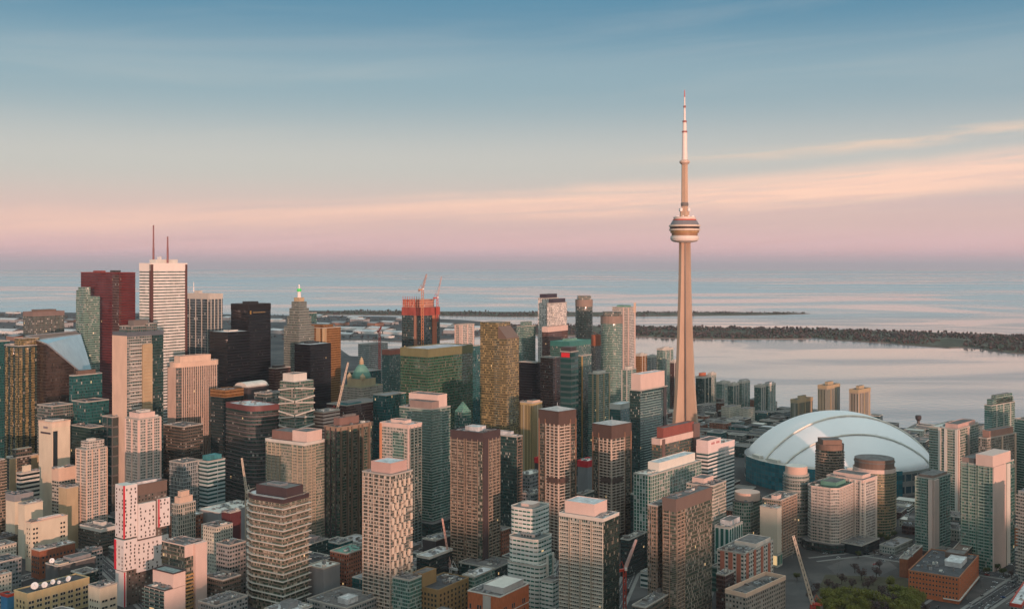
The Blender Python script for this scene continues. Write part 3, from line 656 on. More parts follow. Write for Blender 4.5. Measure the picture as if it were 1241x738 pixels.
def stadium():
    D = 1480; cx = X(1016, D); root = thing('domed_stadium', 'white domed stadium beside the tall concrete tower', 'stadium', (cx, D, 0))
    FOOT.append((cx, D, 0, 140, 140))
    RR, z0, hh = 124.0, 30.0, 62.0
    ROOF = mat('dome_membrane', (.76, .735, .735), .6, .05, scale=.02); RIM = mat('dome_rib', (.76, .73, .66), .6, .06)
    def cap(rr, h, zb):
        mb = MB(); n, m_ = 72, 22
        f = lambda q: h * (1 - q * q) ** .82
        for i in range(m_):
            q0, q1 = i / m_, (i + 1) / m_
            for k in range(n):
                a, b = 2 * math.pi * k / n, 2 * math.pi * (k + 1) / n
                P = lambda q, t: (rr * q * math.cos(t), rr * q * math.sin(t), zb + f(q))
                mb.face([P(q0, a), P(q1, a), P(q1, b), P(q0, b)] if i else [P(q0, a), P(q1, a), P(q1, b)], ROOF)
        mb.m(RIM); return mb
    n1 = Vector((math.sin(R(10)), -math.cos(R(10)), 0)).normalized(); n2 = Vector((math.sin(R(2)), -math.cos(R(2)), 0)).normalized()
    c1, c2 = Vector((0, -28, 0)), Vector((0, -74, 0))
    def panel(name, mb, cuts):
        me = None; cur = mb
        bm = bmesh.new(); t = mb.data('t'); bm.from_mesh(t); bpy.data.meshes.remove(t)
        bmesh.ops.remove_doubles(bm, verts=bm.verts, dist=1e-3)
        for co, no in cuts: bmesh.ops.bisect_plane(bm, geom=bm.verts[:] + bm.edges[:] + bm.faces[:], plane_co=co, plane_no=no, clear_outer=True)
        for f in bm.faces: f.smooth = True
        me = bpy.data.meshes.new(name); bm.to_mesh(me); bm.free()
        for m_ in mb.ms: me.materials.append(m_)
        o = put(me, name, root); sd = o.modifiers.new('thickness', 'SOLIDIFY'); sd.thickness = 2.4; sd.offset = -1; sd.material_offset_rim = 1
        return o
    panel('roof_panel', cap(RR, hh, z0), [(c1, n1)])
    panel('roof_panel', cap(RR - .9, hh - .9, z0 - .3), [(c1, -n1), (c2, n2)])
    panel('roof_panel', cap(RR - 1.8, hh - 1.8, z0 - .6), [(c2, -n2)])
    for co, nn, rr, h, zb in ((c1, n1, RR + .5, hh + .6, z0), (c2, n2, RR - .7, hh - .6, z0 - .3)):   # pale ribs along the panel edges
        mb = MB(); t = Vector((-nn.y, nn.x, 0)); prev = None
        for k in range(-40, 41):
            p = co + t * (k / 40 * 123); q = math.hypot(p.x, p.y) / rr
            if q >= .995: prev = None; continue
            p = Vector((p.x, p.y, zb + h * (1 - q * q) ** .82))
            if prev is not None: mb.bar(prev, p, 1.4, RIM)
            prev = p
        mb.obj('roof_rib', root)
    TG = fac(wall=(.04, .11, .12), glass=(.03, .11, .15), bay=6, fh=6, wf=.9, hf=.88, cur=.0, tilt=.03, var=.5)
    CW = fac(wall=(.27, .25, .23), glass=(.02, .04, .06), bay=11, fh=16, wf=.8, hf=.55, cur=0, tilt=.02)
    # perimeter: octagonal-round bowl, teal glazed hotel and office front on the city side
    ring = circle(127, 40); front = [p for p in ring]
    MB().prism(ring, 0, 31, CW, top=GREYB).obj('bowl_wall', root)
    mb = MB(); fr = []
    for k in range(13):
        a = R(188 + k * 8.4); fr.append((133 * math.cos(a), 133 * math.sin(a)))
    bk = [(118 * math.cos(R(188 + k * 8.4)), 118 * math.sin(R(188 + k * 8.4))) for k in range(13)]
    mb.prism(fr + bk[::-1], 0, 34, TG, top=CONC); mb.obj('glazed_front', root)
    for a in (196, 212, 262): MB().box(-9, -3, 34, 9, 3, 38, CONC_L).obj('roof_box', root, (124 * math.cos(R(a)), 124 * math.sin(R(a)), 0.02), R(a - 90))
stadium()

def expressway():
    root = thing('elevated_expressway', 'dark elevated expressway on piers passing behind the tall tower', 'expressway')
    pts = [Vector((X(x, D), D, 13)) for x, D in ((700, 1960), (850, 1830), (905, 1790), (960, 1740), (1040, 1660), (1140, 1600), (1260, 1560))]
    for a, b in zip(pts, pts[1:]):
        d = (b - a).normalized(); n = Vector((-d.y, d.x, 0))
        for w, z0, z1, mt, nm in ((11, -1.5, 0, CONC_D, 'deck'), ):
            mb = MB(); q = [a - n * w, b - n * w, b + n * w, a + n * w]; mb.prism([(p.x, p.y) for p in q], 13 + z0, 13 + z1, mt, top=ASPH, bot=mt); mb.obj(nm, root)
        for sg in (-1, 1):
            mb = MB(); q = [a + n * (sg * 11), b + n * (sg * 11), b + n * (sg * 11.5), a + n * (sg * 11.5)]; q = q if sg > 0 else q[::-1]
            mb.prism([(p.x, p.y) for p in (q if sg < 0 else [q[3], q[2], q[1], q[0]])], 11.2, 14.1, CONC); mb.obj('parapet', root)
        L_ = (b - a).length; k = 12
        while k < L_:
            p = a + d * k; mb = MB(); mb.box(-1, -8.5, 9.9, 1, 8.5, 11.45, CONC); mb.box(-.9, -6.5, 0, .9, -4.7, 9.9, CONC); mb.box(-.9, 4.7, 0, .9, 6.5, 9.9, CONC)
            mb.obj('pier', root, (p.x, p.y, 0), math.atan2(d.y, d.x)); k += 30
expressway()
# ------------------------------------------------------------------ facades
f_black = fac(wall=(.011, .011, .013), glass=(.006, .010, .014), bay=1.6, fh=3.9, wf=.7, hf=.62, cur=.02, curc=(.06, .05, .045), tilt=.015, var=.5, wrough=.5, ior=1.45)
f_green = fac(wall=(.11, .155, .14), glass=(.022, .06, .055), bay=1.5, fh=3.3, wf=.86, hf=.74, cur=.10, tilt=.05)
f_greenb = fac(wall=(.25, .315, .28), glass=(.025, .065, .055), bay=1.8, fh=3.0, wf=.84, hf=.66, cur=.14, curc=(.25, .27, .22))
f_teal = fac(wall=(.05, .10, .105), glass=(.012, .06, .065), bay=1.6, fh=3.6, wf=.88, hf=.78, cur=.04, tilt=.035)
f_dkgreen = fac(wall=(.045, .062, .058), glass=(.012, .032, .033), bay=1.6, fh=3.3, wf=.85, hf=.7, cur=.06)
f_brown = fac(wall=(.17, .115, .085), glass=(.035, .036, .03), bay=1.7, fh=3.0, wf=.84, hf=.74, cur=.24, curc=(.36, .28, .17))
f_gold = fac(wall=(.23, .17, .08), glass=(.07, .068, .038), bay=1.9, fh=3.1, wf=.84, hf=.70, cur=.24, curc=(.30, .23, .11), tilt=.07)
f_tan = fac(wall=(.40, .31, .22), glass=(.05, .05, .045), bay=2.2, fh=3.0, wf=.68, hf=.62, cur=.25)
f_pale = fac(wall=(.52, .46, .39), glass=(.05, .065, .06), bay=2.0, fh=3.0, wf=.74, hf=.6, cur=.25, curc=(.40, .34, .26))
f_pink = fac(wall=(.56, .45, .39), glass=(.045, .05, .05), bay=2.1, fh=3.0, wf=.68, hf=.62, cur=.2, curc=(.36, .28, .22))
f_grid = fac(wall=(.36, .36, .34), glass=(.03, .04, .045), bay=1.8, fh=3.9, wf=.72, hf=.62, cur=.06, tilt=.02)
f_red = fac(wall=(.125, .022, .022), glass=(.045, .011, .013), bay=1.9, fh=3.7, wf=.62, hf=.6, cur=.0, tilt=.02, wrough=.4, rough=.15)
f_redg = fac(wall=(.13, .06, .05), glass=(.055, .022, .02), bay=1.6, fh=3.7, wf=.85, hf=.6, cur=.03, tilt=.02)
f_goldr = fac(wall=(.30, .17, .08), glass=(.22, .085, .02), bay=1.8, fh=3.7, wf=.8, hf=.7, cur=.0, tilt=.03, gmetal=.45)
f_ribs = fac(wall=(.50, .36, .29), glass=(.06, .055, .055), bay=2.4, fh=200, wf=.46, hf=1.0, cur=.05, tilt=.01, var=.5)
f_dkrib = fac(wall=(.035, .03, .03), glass=(.10, .085, .06), bay=3.2, fh=3.6, wf=.62, hf=.7, cur=.2)
f_stone = fac(wall=(.36, .34, .30), glass=(.05, .05, .05), bay=2.6, fh=3.7, wf=.5, hf=.5, cur=.1)
f_grey = fac(wall=(.25, .25, .25), glass=(.03, .035, .04), bay=3.0, fh=3.6, wf=.7, hf=.5, cur=.15)
f_cream = fac(wall=(.56, .47, .35), glass=(.04, .04, .04), bay=3.0, fh=3.4, wf=.42, hf=.48, cur=.15)
f_bricks = fac(wall=(.26, .10, .06), glass=(.03, .03, .032), bay=3.0, fh=3.6, wf=.45, hf=.5, cur=.15)
f_brownlow = fac(wall=(.13, .085, .06), glass=(.03, .03, .03), bay=2.6, fh=3.6, wf=.8, hf=.45, cur=.1)
f_whiteband = fac(wall=(.66, .62, .59), glass=(.03, .05, .055), bay=40, fh=3.9, wf=.99, hf=.50, cur=0, tilt=.01)
f_fcp = fac(wall=(.74, .66, .60), glass=(.10, .075, .07), bay=3.0, fh=4.05, wf=.94, hf=.44, cur=.05, tilt=.01)
f_taupe = fac(wall=(.20, .16, .14), glass=(.035, .05, .05), bay=2.4, fh=3.3, wf=.75, hf=.68, cur=.1)
f_dkplain = fac(wall=(.035, .033, .034), glass=(.02, .028, .03), bay=2.0, fh=3.6, wf=.85, hf=.55, cur=.05)
MR1 = mat('pale_band', (.60, .55, .49), .7, .08); PK = mat('pink_plaster', (.62, .46, .40), .8, .07); BRB = mat('balcony_brown', (.33, .235, .17), .8, .1)
GRB = mat('balcony_pale_green', (.29, .38, .335), .7, .1)

# ------------------------------------------------------------------ financial district (left, far)
o = T('office_tower', 169, 183, 224, 320, 1444, f_fcp, 'very tall white tower of thin horizontal bands with two rooftop antennas', w2=60, th=34, roof=CONC_L,
      band=(9, mat('white_marble', (.74, .67, .61), .6, .04)), pent=[(-.25, .3, -.3, .3, 6, CONC_L)])
mb = MB(); mb.box(o.w1 / 2 - 3.4, -o.w2 / 2 - .25, 0, o.w1 / 2 + .3, -o.w2 / 2 + 3.6, o.h - .6, mat('dark_notch', (.10, .045, .04), .6)); mb.obj('corner_notch', o.root)
mb = MB(); mb.box(o.w1 / 2 - 3.4, o.w2 / 2 - 3.6, 0, o.w1 / 2 + .3, o.w2 / 2 + .25, o.h - .6, mat('dark_notch', (.10, .045, .04), .6)); mb.obj('corner_notch', o.root)
for px, top, r in ((186, 273, 1.15), (206, 287, 1.15)):
    k = Vector((X(px, 1480), 1480 if px == 186 else 1470, 0)) - o.ctr; lx, ly = k.x * math.cos(R(34)) - k.y * math.sin(R(34)), k.x * math.sin(R(34)) + k.y * math.cos(R(34))
    mb = MB().lathe([(r * 1.3, o.h + .3), (r * 1.2, o.h + 22), (r, o.h + 22.1), (r * .8, Z(top, 1480)), (0, Z(top, 1480) + .2)], mat('antenna_red', (.22, .10, .10), .6), 10, lx, ly); mb.obj('antenna', o.root)
mb = MB(); mb.box(-3, -8, o.h + 6.3, 3, -6, o.h + 10, STEELW); mb.obj('antenna_base', o.root)

o = T('office_tower', 98, 145, 164, 331, 1500, f_red, 'tall deep red granite tower with a notched corner', th=34, roof=CONC_D, para=(1.0, .1, REDD), pent=[(-.3, -.1, -.2, .1, 3, REDD), (.1, .25, -.1, .2, 3.5, DARKP)])
mb = MB(); mb.prism([(o.w1 / 2 - 16, -o.w2 / 2 - .3), (o.w1 / 2 - 1, -o.w2 / 2 - .3), (o.w1 / 2 + .3, -o.w2 / 2 + 2), (o.w1 / 2 - 9, -o.w2 / 2 + 5)], 60, o.h - 3, f_redg); 
mb.obj('corner_recess', o.root)
o = T('office_tower', 92, 101, 121, 360, 1440, f_greenb, 'slim green glass tower with a pointed top before the red tower', th=34, roof=GREENC, para=(0, 0, None), pent=[(-.3, .45, -.45, -.05, 13, f_greenb), (-.5, -.1, -.48, .2, 9, f_greenb)])
T('office_tower', 28, 40, 78, 379, 1720, f_taupe, 'brown banded office block behind the wedge-topped glass tower', th=34, band=(6, mat('brown_attic', (.20, .15, .135))), pent=[(-.3, .3, -.3, .3, 4, BROWNP)])
o = T('office_tower', 224, 254, 270, 357, 1600, fac(wall=(.17, .175, .175), glass=(.018, .026, .034), bay=3.0, fh=4, wf=.9, hf=.78, cur=.03, tilt=.02), 'grey gridded tower close beside the white banded tower', th=34, w1=62, band=(7, STONE), pent=[(-.2, -.05, -.2, .1, 5, STONE)], piers=[('L', lin(.06, .94, 5), 1.4, .5, STONE), ('R', lin(.1, .9, 4), 1.4, .5, STONE)])
MB().lathe([(.9, o.h + 3), (.5, o.h + 18), (0, o.h + 18.2)], STEELW, 8, -20, 0).obj('antenna', o.root)
o = T('office_tower', 280, 301, 328, 369, 1520, f_black, 'tallest of the black steel and glass slabs', th=34, roof=CONC_D, band=(8, mat('black_attic', (.014, .012, .013), .5)), para=(.6, .1, BLACK), pent=[(-.1, .3, -.3, .1, 3.5, BLACK)])
mb = MB(); face_box(mb, o, 'R', .06, .12, .3, .6, o.h - 14, o.h - 9, GOLDP); face_box(mb, o, 'R', .2, .75, .3, .5, o.h - 12.5, o.h - 11, mat('dim_gold', (.20, .14, .07), .5)); mb.obj('rooftop_emblem', o.root)
T('office_tower', 254, 276, 303, 403, 1470, f_black, 'second black slab, lower, with a pale flat roof', th=34, roof=ROOFW, para=(.5, .1, BLACK), pent=[(-.1, .2, -.2, .2, 2, CONC_L)])
T('office_tower', 357, 376, 401, 418, 1590, f_black, 'low black slab before the gold and copper towers', th=34, roof=ROOFW, para=(.5, .1, BLACK), pent=[(-.3, 0, -.2, .3, 2.5, BLACK)])
o = T('office_tower', 357, 393, 413, 398, 1680, f_goldr, 'copper gold mirrored tower with pale stone corners', th=34, roof=CONC_D, pent=[(-.3, .35, -.3, .3, 5, f_goldr)],
      piers=[('L', [.0, .2, .8, 1.0], 9, .6, TAN), ('R', [.0], 9, .6, TAN)])
f_lantern = fac(wall=(.215, .225, .195), glass=(.03, .04, .038), bay=2.2, fh=3.6, wf=.6, hf=.58, cur=.06)
# stepped granite tower with lit green lantern
o = T('office_tower', 344, 362, 381, 396, 1650, f_lantern, 'stepped pale granite tower topped by a spire with a green lantern', th=34, roof=GRAVEL, para=(0, 0, None))
h0 = o.h
for k, (fr, y) in enumerate(((.80, 384), (.64, 374), (.50, 366), (.34, 361))):
    h1 = Z(y, 1650); MB().prism(rect(-o.w1 / 2 * fr, -o.w2 / 2 * fr, o.w1 / 2 * fr, o.w2 / 2 * fr), h0 + .2, h1, f_lantern if k < 3 else TAN, top=GRAVEL).obj('setback', o.root); h0 = h1
MB().lathe([(3.2, h0), (2.6, h0 + 9), (0, h0 + 9.2)], STEELW, 10).obj('spire', o.root)
MB().lathe([(3.3, h0 + 9.3), (3.6, h0 + 11.5), (3.3, h0 + 13.5), (0, h0 + 13.7)], mat('green_lantern', (.06, .45, .12), .5, emit=((.05, .6, .12), .35)), 12).obj('lantern', o.root)
MB().lathe([(1.6, h0 + 13.8), (1.0, h0 + 20), (0, h0 + 20.2)], STEELW, 10).obj('spire_tip', o.root)
T('condo_tower', 374, 377, 385, 380, 1900, f_green, 'sliver of green tower behind the stepped granite tower', th=34, w2=14, w1=14)
T('office_block', 326, 334, 352, 447, 1500, f_redg, 'dark red block between the black slabs and the zigzag tower', th=34, roof=BLACK, pent=[(-.3, .4, -.4, .2, 4, DARKP)])
# gold-and-dark striped group at the far left edge
o = T('office_tower', 5, 22, 50, 420, 1330, f_dkgreen, 'tower of alternating gold and dark upright strips at the photo edge', th=34, roof=CONC_D, pent=[(-.1, .45, -.3, .45, 9, f_gold)])
for f, ps in (('L', (.02, .36, .72)), ('R', (.03, .30, .56, .82))):
    for q in ps:
        mb = MB(); face_box(mb, o, f, q, q + .13, .05, 1.2, 0, o.h - 2, f_gold); mb.obj('gold_strip', o.root)
T('office_tower', -30, -12, 12, 415, 1400, f_teal, 'teal tower cut by the left edge', th=34, w1=30)
T('condo_tower', -34, -14, 6, 560, 1120, f_brown, 'brown balconied tower cut by the left edge', th=34, balc=dict(out=1.4, mt=BRB), w1=26)
# wedge
D = 1340
def wedge():
    o = T('office_tower', 43, 56, 117, 474, D, fac(wall=(.05, .034, .027), glass=(.035, .024, .02), bay=1.6, fh=3.8, wf=.9, hf=.8, cur=.04, tilt=.035, curc=(.12, .08, .05), ior=2.1), 'bronze glass tower with a sloping pale blue wedge roof', th=34, w1=44, roof=CONC_D, para=(0, 0, None), units=0)
    h1 = Z(405, D + 60); w1, w2, h = o.w1, o.w2, o.h
    fm = fac(wall=(.05, .034, .027), glass=(.035, .024, .02), bay=1.6, fh=3.8, wf=.9, hf=.8, cur=.04, tilt=.035, curc=(.12, .08, .05), ior=2.1)
    a, b = w1 / 2, w2 / 2; SK = mat('blue_skylight', (.40, .53, .60), .22, .10, .35, spec=.7)
    zt = h1 + 2; A = (a, -b, zt - 10); Bq = (a, b, h + .3); mb = MB()
    # crown: right side slopes from the front corner down to the far corner; the top edge stays high at the back
    mb.face([(a, -b, h), (a, b, h), Bq, A], fm)
    mb.face([(-a, -b, h), (a, -b, h), A, (-a, -b, zt - 2)], fm)
    mb.face([(-a, b, h), (-a, -b, h), (-a, -b, zt - 2), (-a, b, zt)], fm)
    mb.face([(a, b, h), (-a, b, h), (-a, b, zt), Bq], fm)
    mb.obj('crown', o.root)
    M1, M2 = (-a * .0, -b, zt - 6.5), (-a * .2, b, zt - 4)
    mb = MB(); mb.face([A, Bq, (-a * .55, b, zt - 3), (-a * .35, -b, zt - 7)], SK); mb.obj('wedge_skylight', o.root)
    mb = MB(); mb.face([(-a * .35, -b, zt - 7), (-a * .55, b, zt - 3), (-a, b, zt), (-a, -b, zt - 2)], BROWNP); mb.obj('roof', o.root)
    mb = MB()
    for p, q in ((A, Bq), ((-a, -b, zt - 2), (-a, b, zt)), (A, (-a, -b, zt - 2)), (Bq, (-a, b, zt)), ((-a * .35, -b, zt - 7), (-a * .55, b, zt - 3))): mb.bar(p, q, 1.6, METAL)
    mb.obj('edge_trim', o.root)
wedge()
T('office_tower', 84, 88, 123, 456, 1270, f_teal, 'dark teal glass block before the wedge-topped tower', th=34, w2=40, roof=DARKP, pent=[(-.4, .3, -.3, .3, 5, BROWNP)])
T('office_tower', 87, 104, 132, 488, 1240, f_teal, 'lower dark teal block with a stepped side', th=34, roof=ROOFD, units=3)
T('office_block', 45, 62, 88, 493, 1230, f_taupe, 'brown block with a terrace below the wedge-topped tower', th=34, roof=GRAVEL)
T('office_block', 86, 110, 126, 519, 1210, f_dkgreen, 'dark block with a pale flat roof behind the cream hotel slab', th=34, roof=GRAVEL, units=4)
T('office_tower', 124, 136, 150, 506, 1215, fac(wall=(.12, .10, .095), glass=(.02, .03, .034), bay=9, fh=11, wf=.82, hf=.84, cur=0, tilt=.03), 'dark tower with large square framed panes', th=34, roof=GRAVEL)
T('office_block', 137, 141, 152, 462, 1420, f_stone, 'slim grey stone block in front of the red tower foot', th=34)
# apartment tower with peach flank
o = T('apartment_tower', 145, 154, 198, 404, 1215, fac(wall=(.33, .29, .26), glass=(.04, .05, .05), bay=2.4, fh=3.0, wf=.8, hf=.55, cur=.2), 'tall apartment tower with a peach flank and ragged crown', th=34, w1=26,
      roof=CONC_D, pent=[(-.45, .4, -.35, .05, 7, f_taupe), (-.3, .3, .1, .4, 9, f_taupe), (-.2, .2, -.2, .2, 13, CONC_D)], band=(4, mat('slate_band', (.10, .12, .14))))
mb = MB(); face_box(mb, o, 'L', 0, 1.0, .3, .9, 0, o.h - 3, PEACH); mb.obj('flank_wall', o.root)
mb = MB(); face_box(mb, o, 'R', .40, .66, .3, 2.2, 0, o.h - 14, TAN); mb.obj('bay_wall', o.root)
mb = MB(); face_box(mb, o, 'R', .67, .98, .1, 1.2, 0, o.h - 4, f_dkgreen); mb.obj('glass_bay', o.root)
for (f0, f1, d0, d1, mt_) in ((.06, .38, .02, 1.4, CONC_L), (.43, .63, 2.25, 3.2, TAN)):
    mb = MB(); face_box(mb, o, 'R', f0, f1, d0, d1, 0, .9, mt_); me = mb.data('balcony')
    for k in range(48): put(me, 'balcony', o.root, (0, 0, 14 + k * (o.h - 24) / 48))
# ribbed pink office
o = T('office_tower', 203, 214, 267, 441, 1340, fac(wall=(.20, .14, .12), glass=(.04, .045, .05), bay=2.4, fh=3.7, wf=.8, hf=.7, cur=.05, tilt=.02), 'office tower of upright peach ribs with a drum-like penthouse', poly=lambda a, b: chamfer(a, b, 7, seg=4), th=40,
      roof=CONC_L, band=(5, PEACH), pent=[(-.36, .30, -.38, .32, 8, PEACH)], units=3)
for f, n in (('L', 9), ('R', 17)):
    for q in lin(.12, .90, n):
        mb = MB(); ln = o.w1 if f == 'L' else o.w2; face_box(mb, o, f, q - .62 / ln, q + .62 / ln, .05, .9, 0, o.h - 5, mat('rib_peach', (.50, .37, .30))); mb.obj('rib', o.root)
T('apartment_tower', 152, 168, 195, 509, 1125, f_pink, 'pink concrete apartment tower with a notched crown', th=36, roof=CONC_L, pent=[(-.38, .38, -.4, .3, 6, PK), (-.2, .2, -.2, .2, 8, CONC_L)], piers=[('L', [.02, .5, .98], 1.2, .8, PK), ('R', [.02, .35, .65, .98], 1.2, .8, PK)], pod=(5, 14, f_grey))
# beige hotel slab with a dark upright slot
o = T('hotel_tower', 47, 63, 85, 513, 1190, CREAM, 'blank cream hotel slab with one dark upright slot', th=34, roof=CONC_L, para=(1.5, .1, PEACH), pent=[(-.3, .3, -.3, .3, 2.5, CONC_L)], band=(5, mat('hotel_cream', (.62, .50, .39), .8)))
mb = MB(); face_box(mb, o, 'R', .06, .30, .02, .25, 12, o.h - 9, GLASSD); mb.obj('window_slot', o.root)
mb = MB(); face_box(mb, o, 'L', .30, .62, .27, .6, o.h - 6.6, o.h - 4.2, mat('sign_grey', (.22, .20, .21))); face_box(mb, o, 'L', .1, .85, .05, .3, o.h - 12.5, o.h - 10.5, mat('sign_dark', (.06, .05, .06))); mb.obj('sign', o.root)
o = T('hotel_block', 63, 71, 92, 569, 1130, fac(wall=(.40, .33, .26), glass=(.03, .03, .035), bay=3.4, fh=3.6, wf=.8, hf=.5, cur=.1), 'peach-topped hotel block beside the cream slab', th=34, band=(12, PEACH), roof=GRAVEL, units=4)
T('office_block', 71, 81, 95, 592, 1105, TAN, 'plain ochre block with a grey roof at the hotel foot', th=34, roof=CONC_D)
o = T('apartment_tower', 92, 104, 130, 546, 1120, f_pink, 'tan apartment tower with a stepped top beside the ochre block', th=34, roof=CONC_L, pent=[(-.3, .36, -.36, .42, 8, f_pink), (-.1, .2, -.2, .1, 10, CONC_L)], piers=[('R', [.02, .3, .62, .98], 1.0, .7, PEACH), ('L', [.5, .98], 1.0, .6, PEACH)])
T('office_block', 20, 25, 48, 574, 1170, fac(wall=(.50, .46, .40), glass=(.02, .022, .025), bay=60, fh=4.6, wf=.99, hf=.5, cur=0), 'white banded office block with a roof drum', th=34, roof=CONC_L, pent=[(-.1, .25, -.3, .1, 7, CREAM)])
o = T('office_block', 8, 14, 46, 556, 1215, f_brownlow, 'brown stepped office block under a green roof', th=34, roof=GREENC, pent=[(-.4, .3, -.3, .3, 9, f_brownlow, 0, GREENC)], piers=[('R', [.05, .88], 9, .8, TAN)])
T('office_block', -12, -4, 16, 600, 1150, f_grey, 'grey low block at the left edge behind the brown tower', th=34)
# ------------------------------------------------------------------ lower left low-rise
o = T('apartment_block', 7, 18, 40, 601, 1100, CREAM, 'tall cream block with a slate roof at the left', th=34, roof=ROOFD, band=(6, GREYB), units=1)
T('apartment_block', 22, 30, 52, 612, 1075, CREAM, 'cream blank-walled block stepped in front of the slate-roofed one', th=34, roof=GRAVEL, units=3)
o = T('office_block', 31, 38, 82, 634, 1030, CREAM, 'cream block with a pinkish roof and paired square windows', th=34, roof=mat('pink_membrane', (.46, .39, .39), .85, .12), units=1, para=(.9, .1, PEACH), pent=[(-.3, .3, -.2, .35, 2, PK, 0, PK)])
def windows(o, f, fs, zs, w, h, frame, glass=GLASSD, out=.12, name='window', limit=100):
    """each window an object: a frame standing proud of the wall round its pane"""
    me = {}
    ln = o.w1 if f == 'L' else o.w2
    mb = MB()
    mb.box(-w / 2 - .18, -out, -h / 2 - .18, -w / 2, 0, h / 2 + .18, frame); mb.box(w / 2, -out, -h / 2 - .18, w / 2 + .18, 0, h / 2 + .18, frame)
    mb.box(-w / 2, -out, h / 2, w / 2, 0, h / 2 + .18, frame); mb.box(-w / 2, -out - .1, -h / 2 - .18, w / 2, 0, -h / 2, frame)
    mb.box(-w / 2, -.05, -h / 2, w / 2, -.01, h / 2, glass)
    d = mb.data(name); n = 0
    for z in zs:
        for q in fs:
            if n >= limit: return
            n += 1
            if f == 'L': put(d, name, o.root, (o.w1 / 2 - q * o.w1, -o.w2 / 2 - .012, z))
            else: put(d, name, o.root, (o.w1 / 2 + .012, -o.w2 / 2 + q * o.w2, z), R(90))
windows(o, 'R', [.07, .15, .82, .90], lin(14, o.h - 6, 7), 2.0, 1.9, CREAM)
windows(o, 'L', [.3, .7], lin(14, o.h - 6, 7), 1.4, 1.7, CREAM)
o = T('brick_block', 38, 48, 91, 668, 1005, BRICK, 'red brick low block with a pale gravel roof', th=34, roof=ROOFW, units=6)
windows(o, 'R', lin(.1, .9, 9), [6, 10.5, 15, 19.5], 1.6, 2.0, CONC_D); windows(o, 'L', lin(.15, .85, 4), [6, 10.5, 15, 19.5], 1.4, 2.0, CONC_D)
o = T('studio_block', 55, 70, 116, 687, 950, mat('grey_black_wall', (.10, .10, .10), .85, .2), 'charcoal studio block with dishes and plant on its roof', th=34, roof=ROOFD, units=7, pent=[(-.3, .35, -.1, .42, 3.5, GREYB), (.1, .45, -.46, -.2, 2, CREAM)])
o = T('terracotta_block', 17, 33, 108, 721, 880, TERRA, 'cream yellow terracotta building with rows of windows and a dish-covered roof', th=34, roof=ROOFD, para=(1.4, .15, TERRA), units=3)
for q in lin(.0, 1, 9):
    mb = MB(); face_box(mb, o, 'R', q - .01 if q > .01 else 0, q + .01 if q < .99 else 1, .02, .5, 0, o.h, TERRA); mb.obj('pilaster', o.root)
windows(o, 'R', [k / 8 + d for k in range(8) for d in (.042, .083)], [4, 8.5, 13, 17.2], 2.3, 2.3, CREAM, out=.2); windows(o, 'L', [.25, .5, .75], [4, 8.5, 13, 17.2], 2.0, 2.2, TERRA)
TER = o
o = T('white_block', 107, 121, 142, 713, 885, CREAM, 'white painted low building with a dark flat roof', th=34, roof=ROOFD, units=3)
windows(o, 'R', [.2, .36, .66, .82], [6, 11, 16.5], 2.6, 1.8, CREAM); windows(o, 'L', [.2, .4, .6, .8], [6, 11, 16.5], 1.6, 1.8, CREAM)
o = T('office_block', 97, 122, 143, 642, 1085, f_brownlow, 'tan brick office block with a pale parapet and roof plant', th=34, roof=CONC_D, units=6, band=(2.5, CONC_L), pent=[(-.2, .2, -.1, .2, 4, CONC_L)])
T('low_rise_block', -20, -6, 20, 664, 1005, f_cream, 'low yellowish block with small windows at the left edge', th=34, roof=GRAVEL)
T('low_rise_block', -16, 0, 26, 682, 965, f_grey, 'low grey block in front of the yellowish one at the edge', th=34, roof=ROOFD, units=3)
T('low_rise_block', -14, -2, 14, 698, 930, f_cream, 'little cream shop at the left edge', th=34, roof=CONC_L)
T('low_rise_block', 5, 9, 17, 722, 905, mat('blue_board', (.05, .22, .42), .6), 'small blue fronted shop beside the terracotta building', th=34, w1=10, roof=ROOFD, band=(1.2, STEELR), units=0)
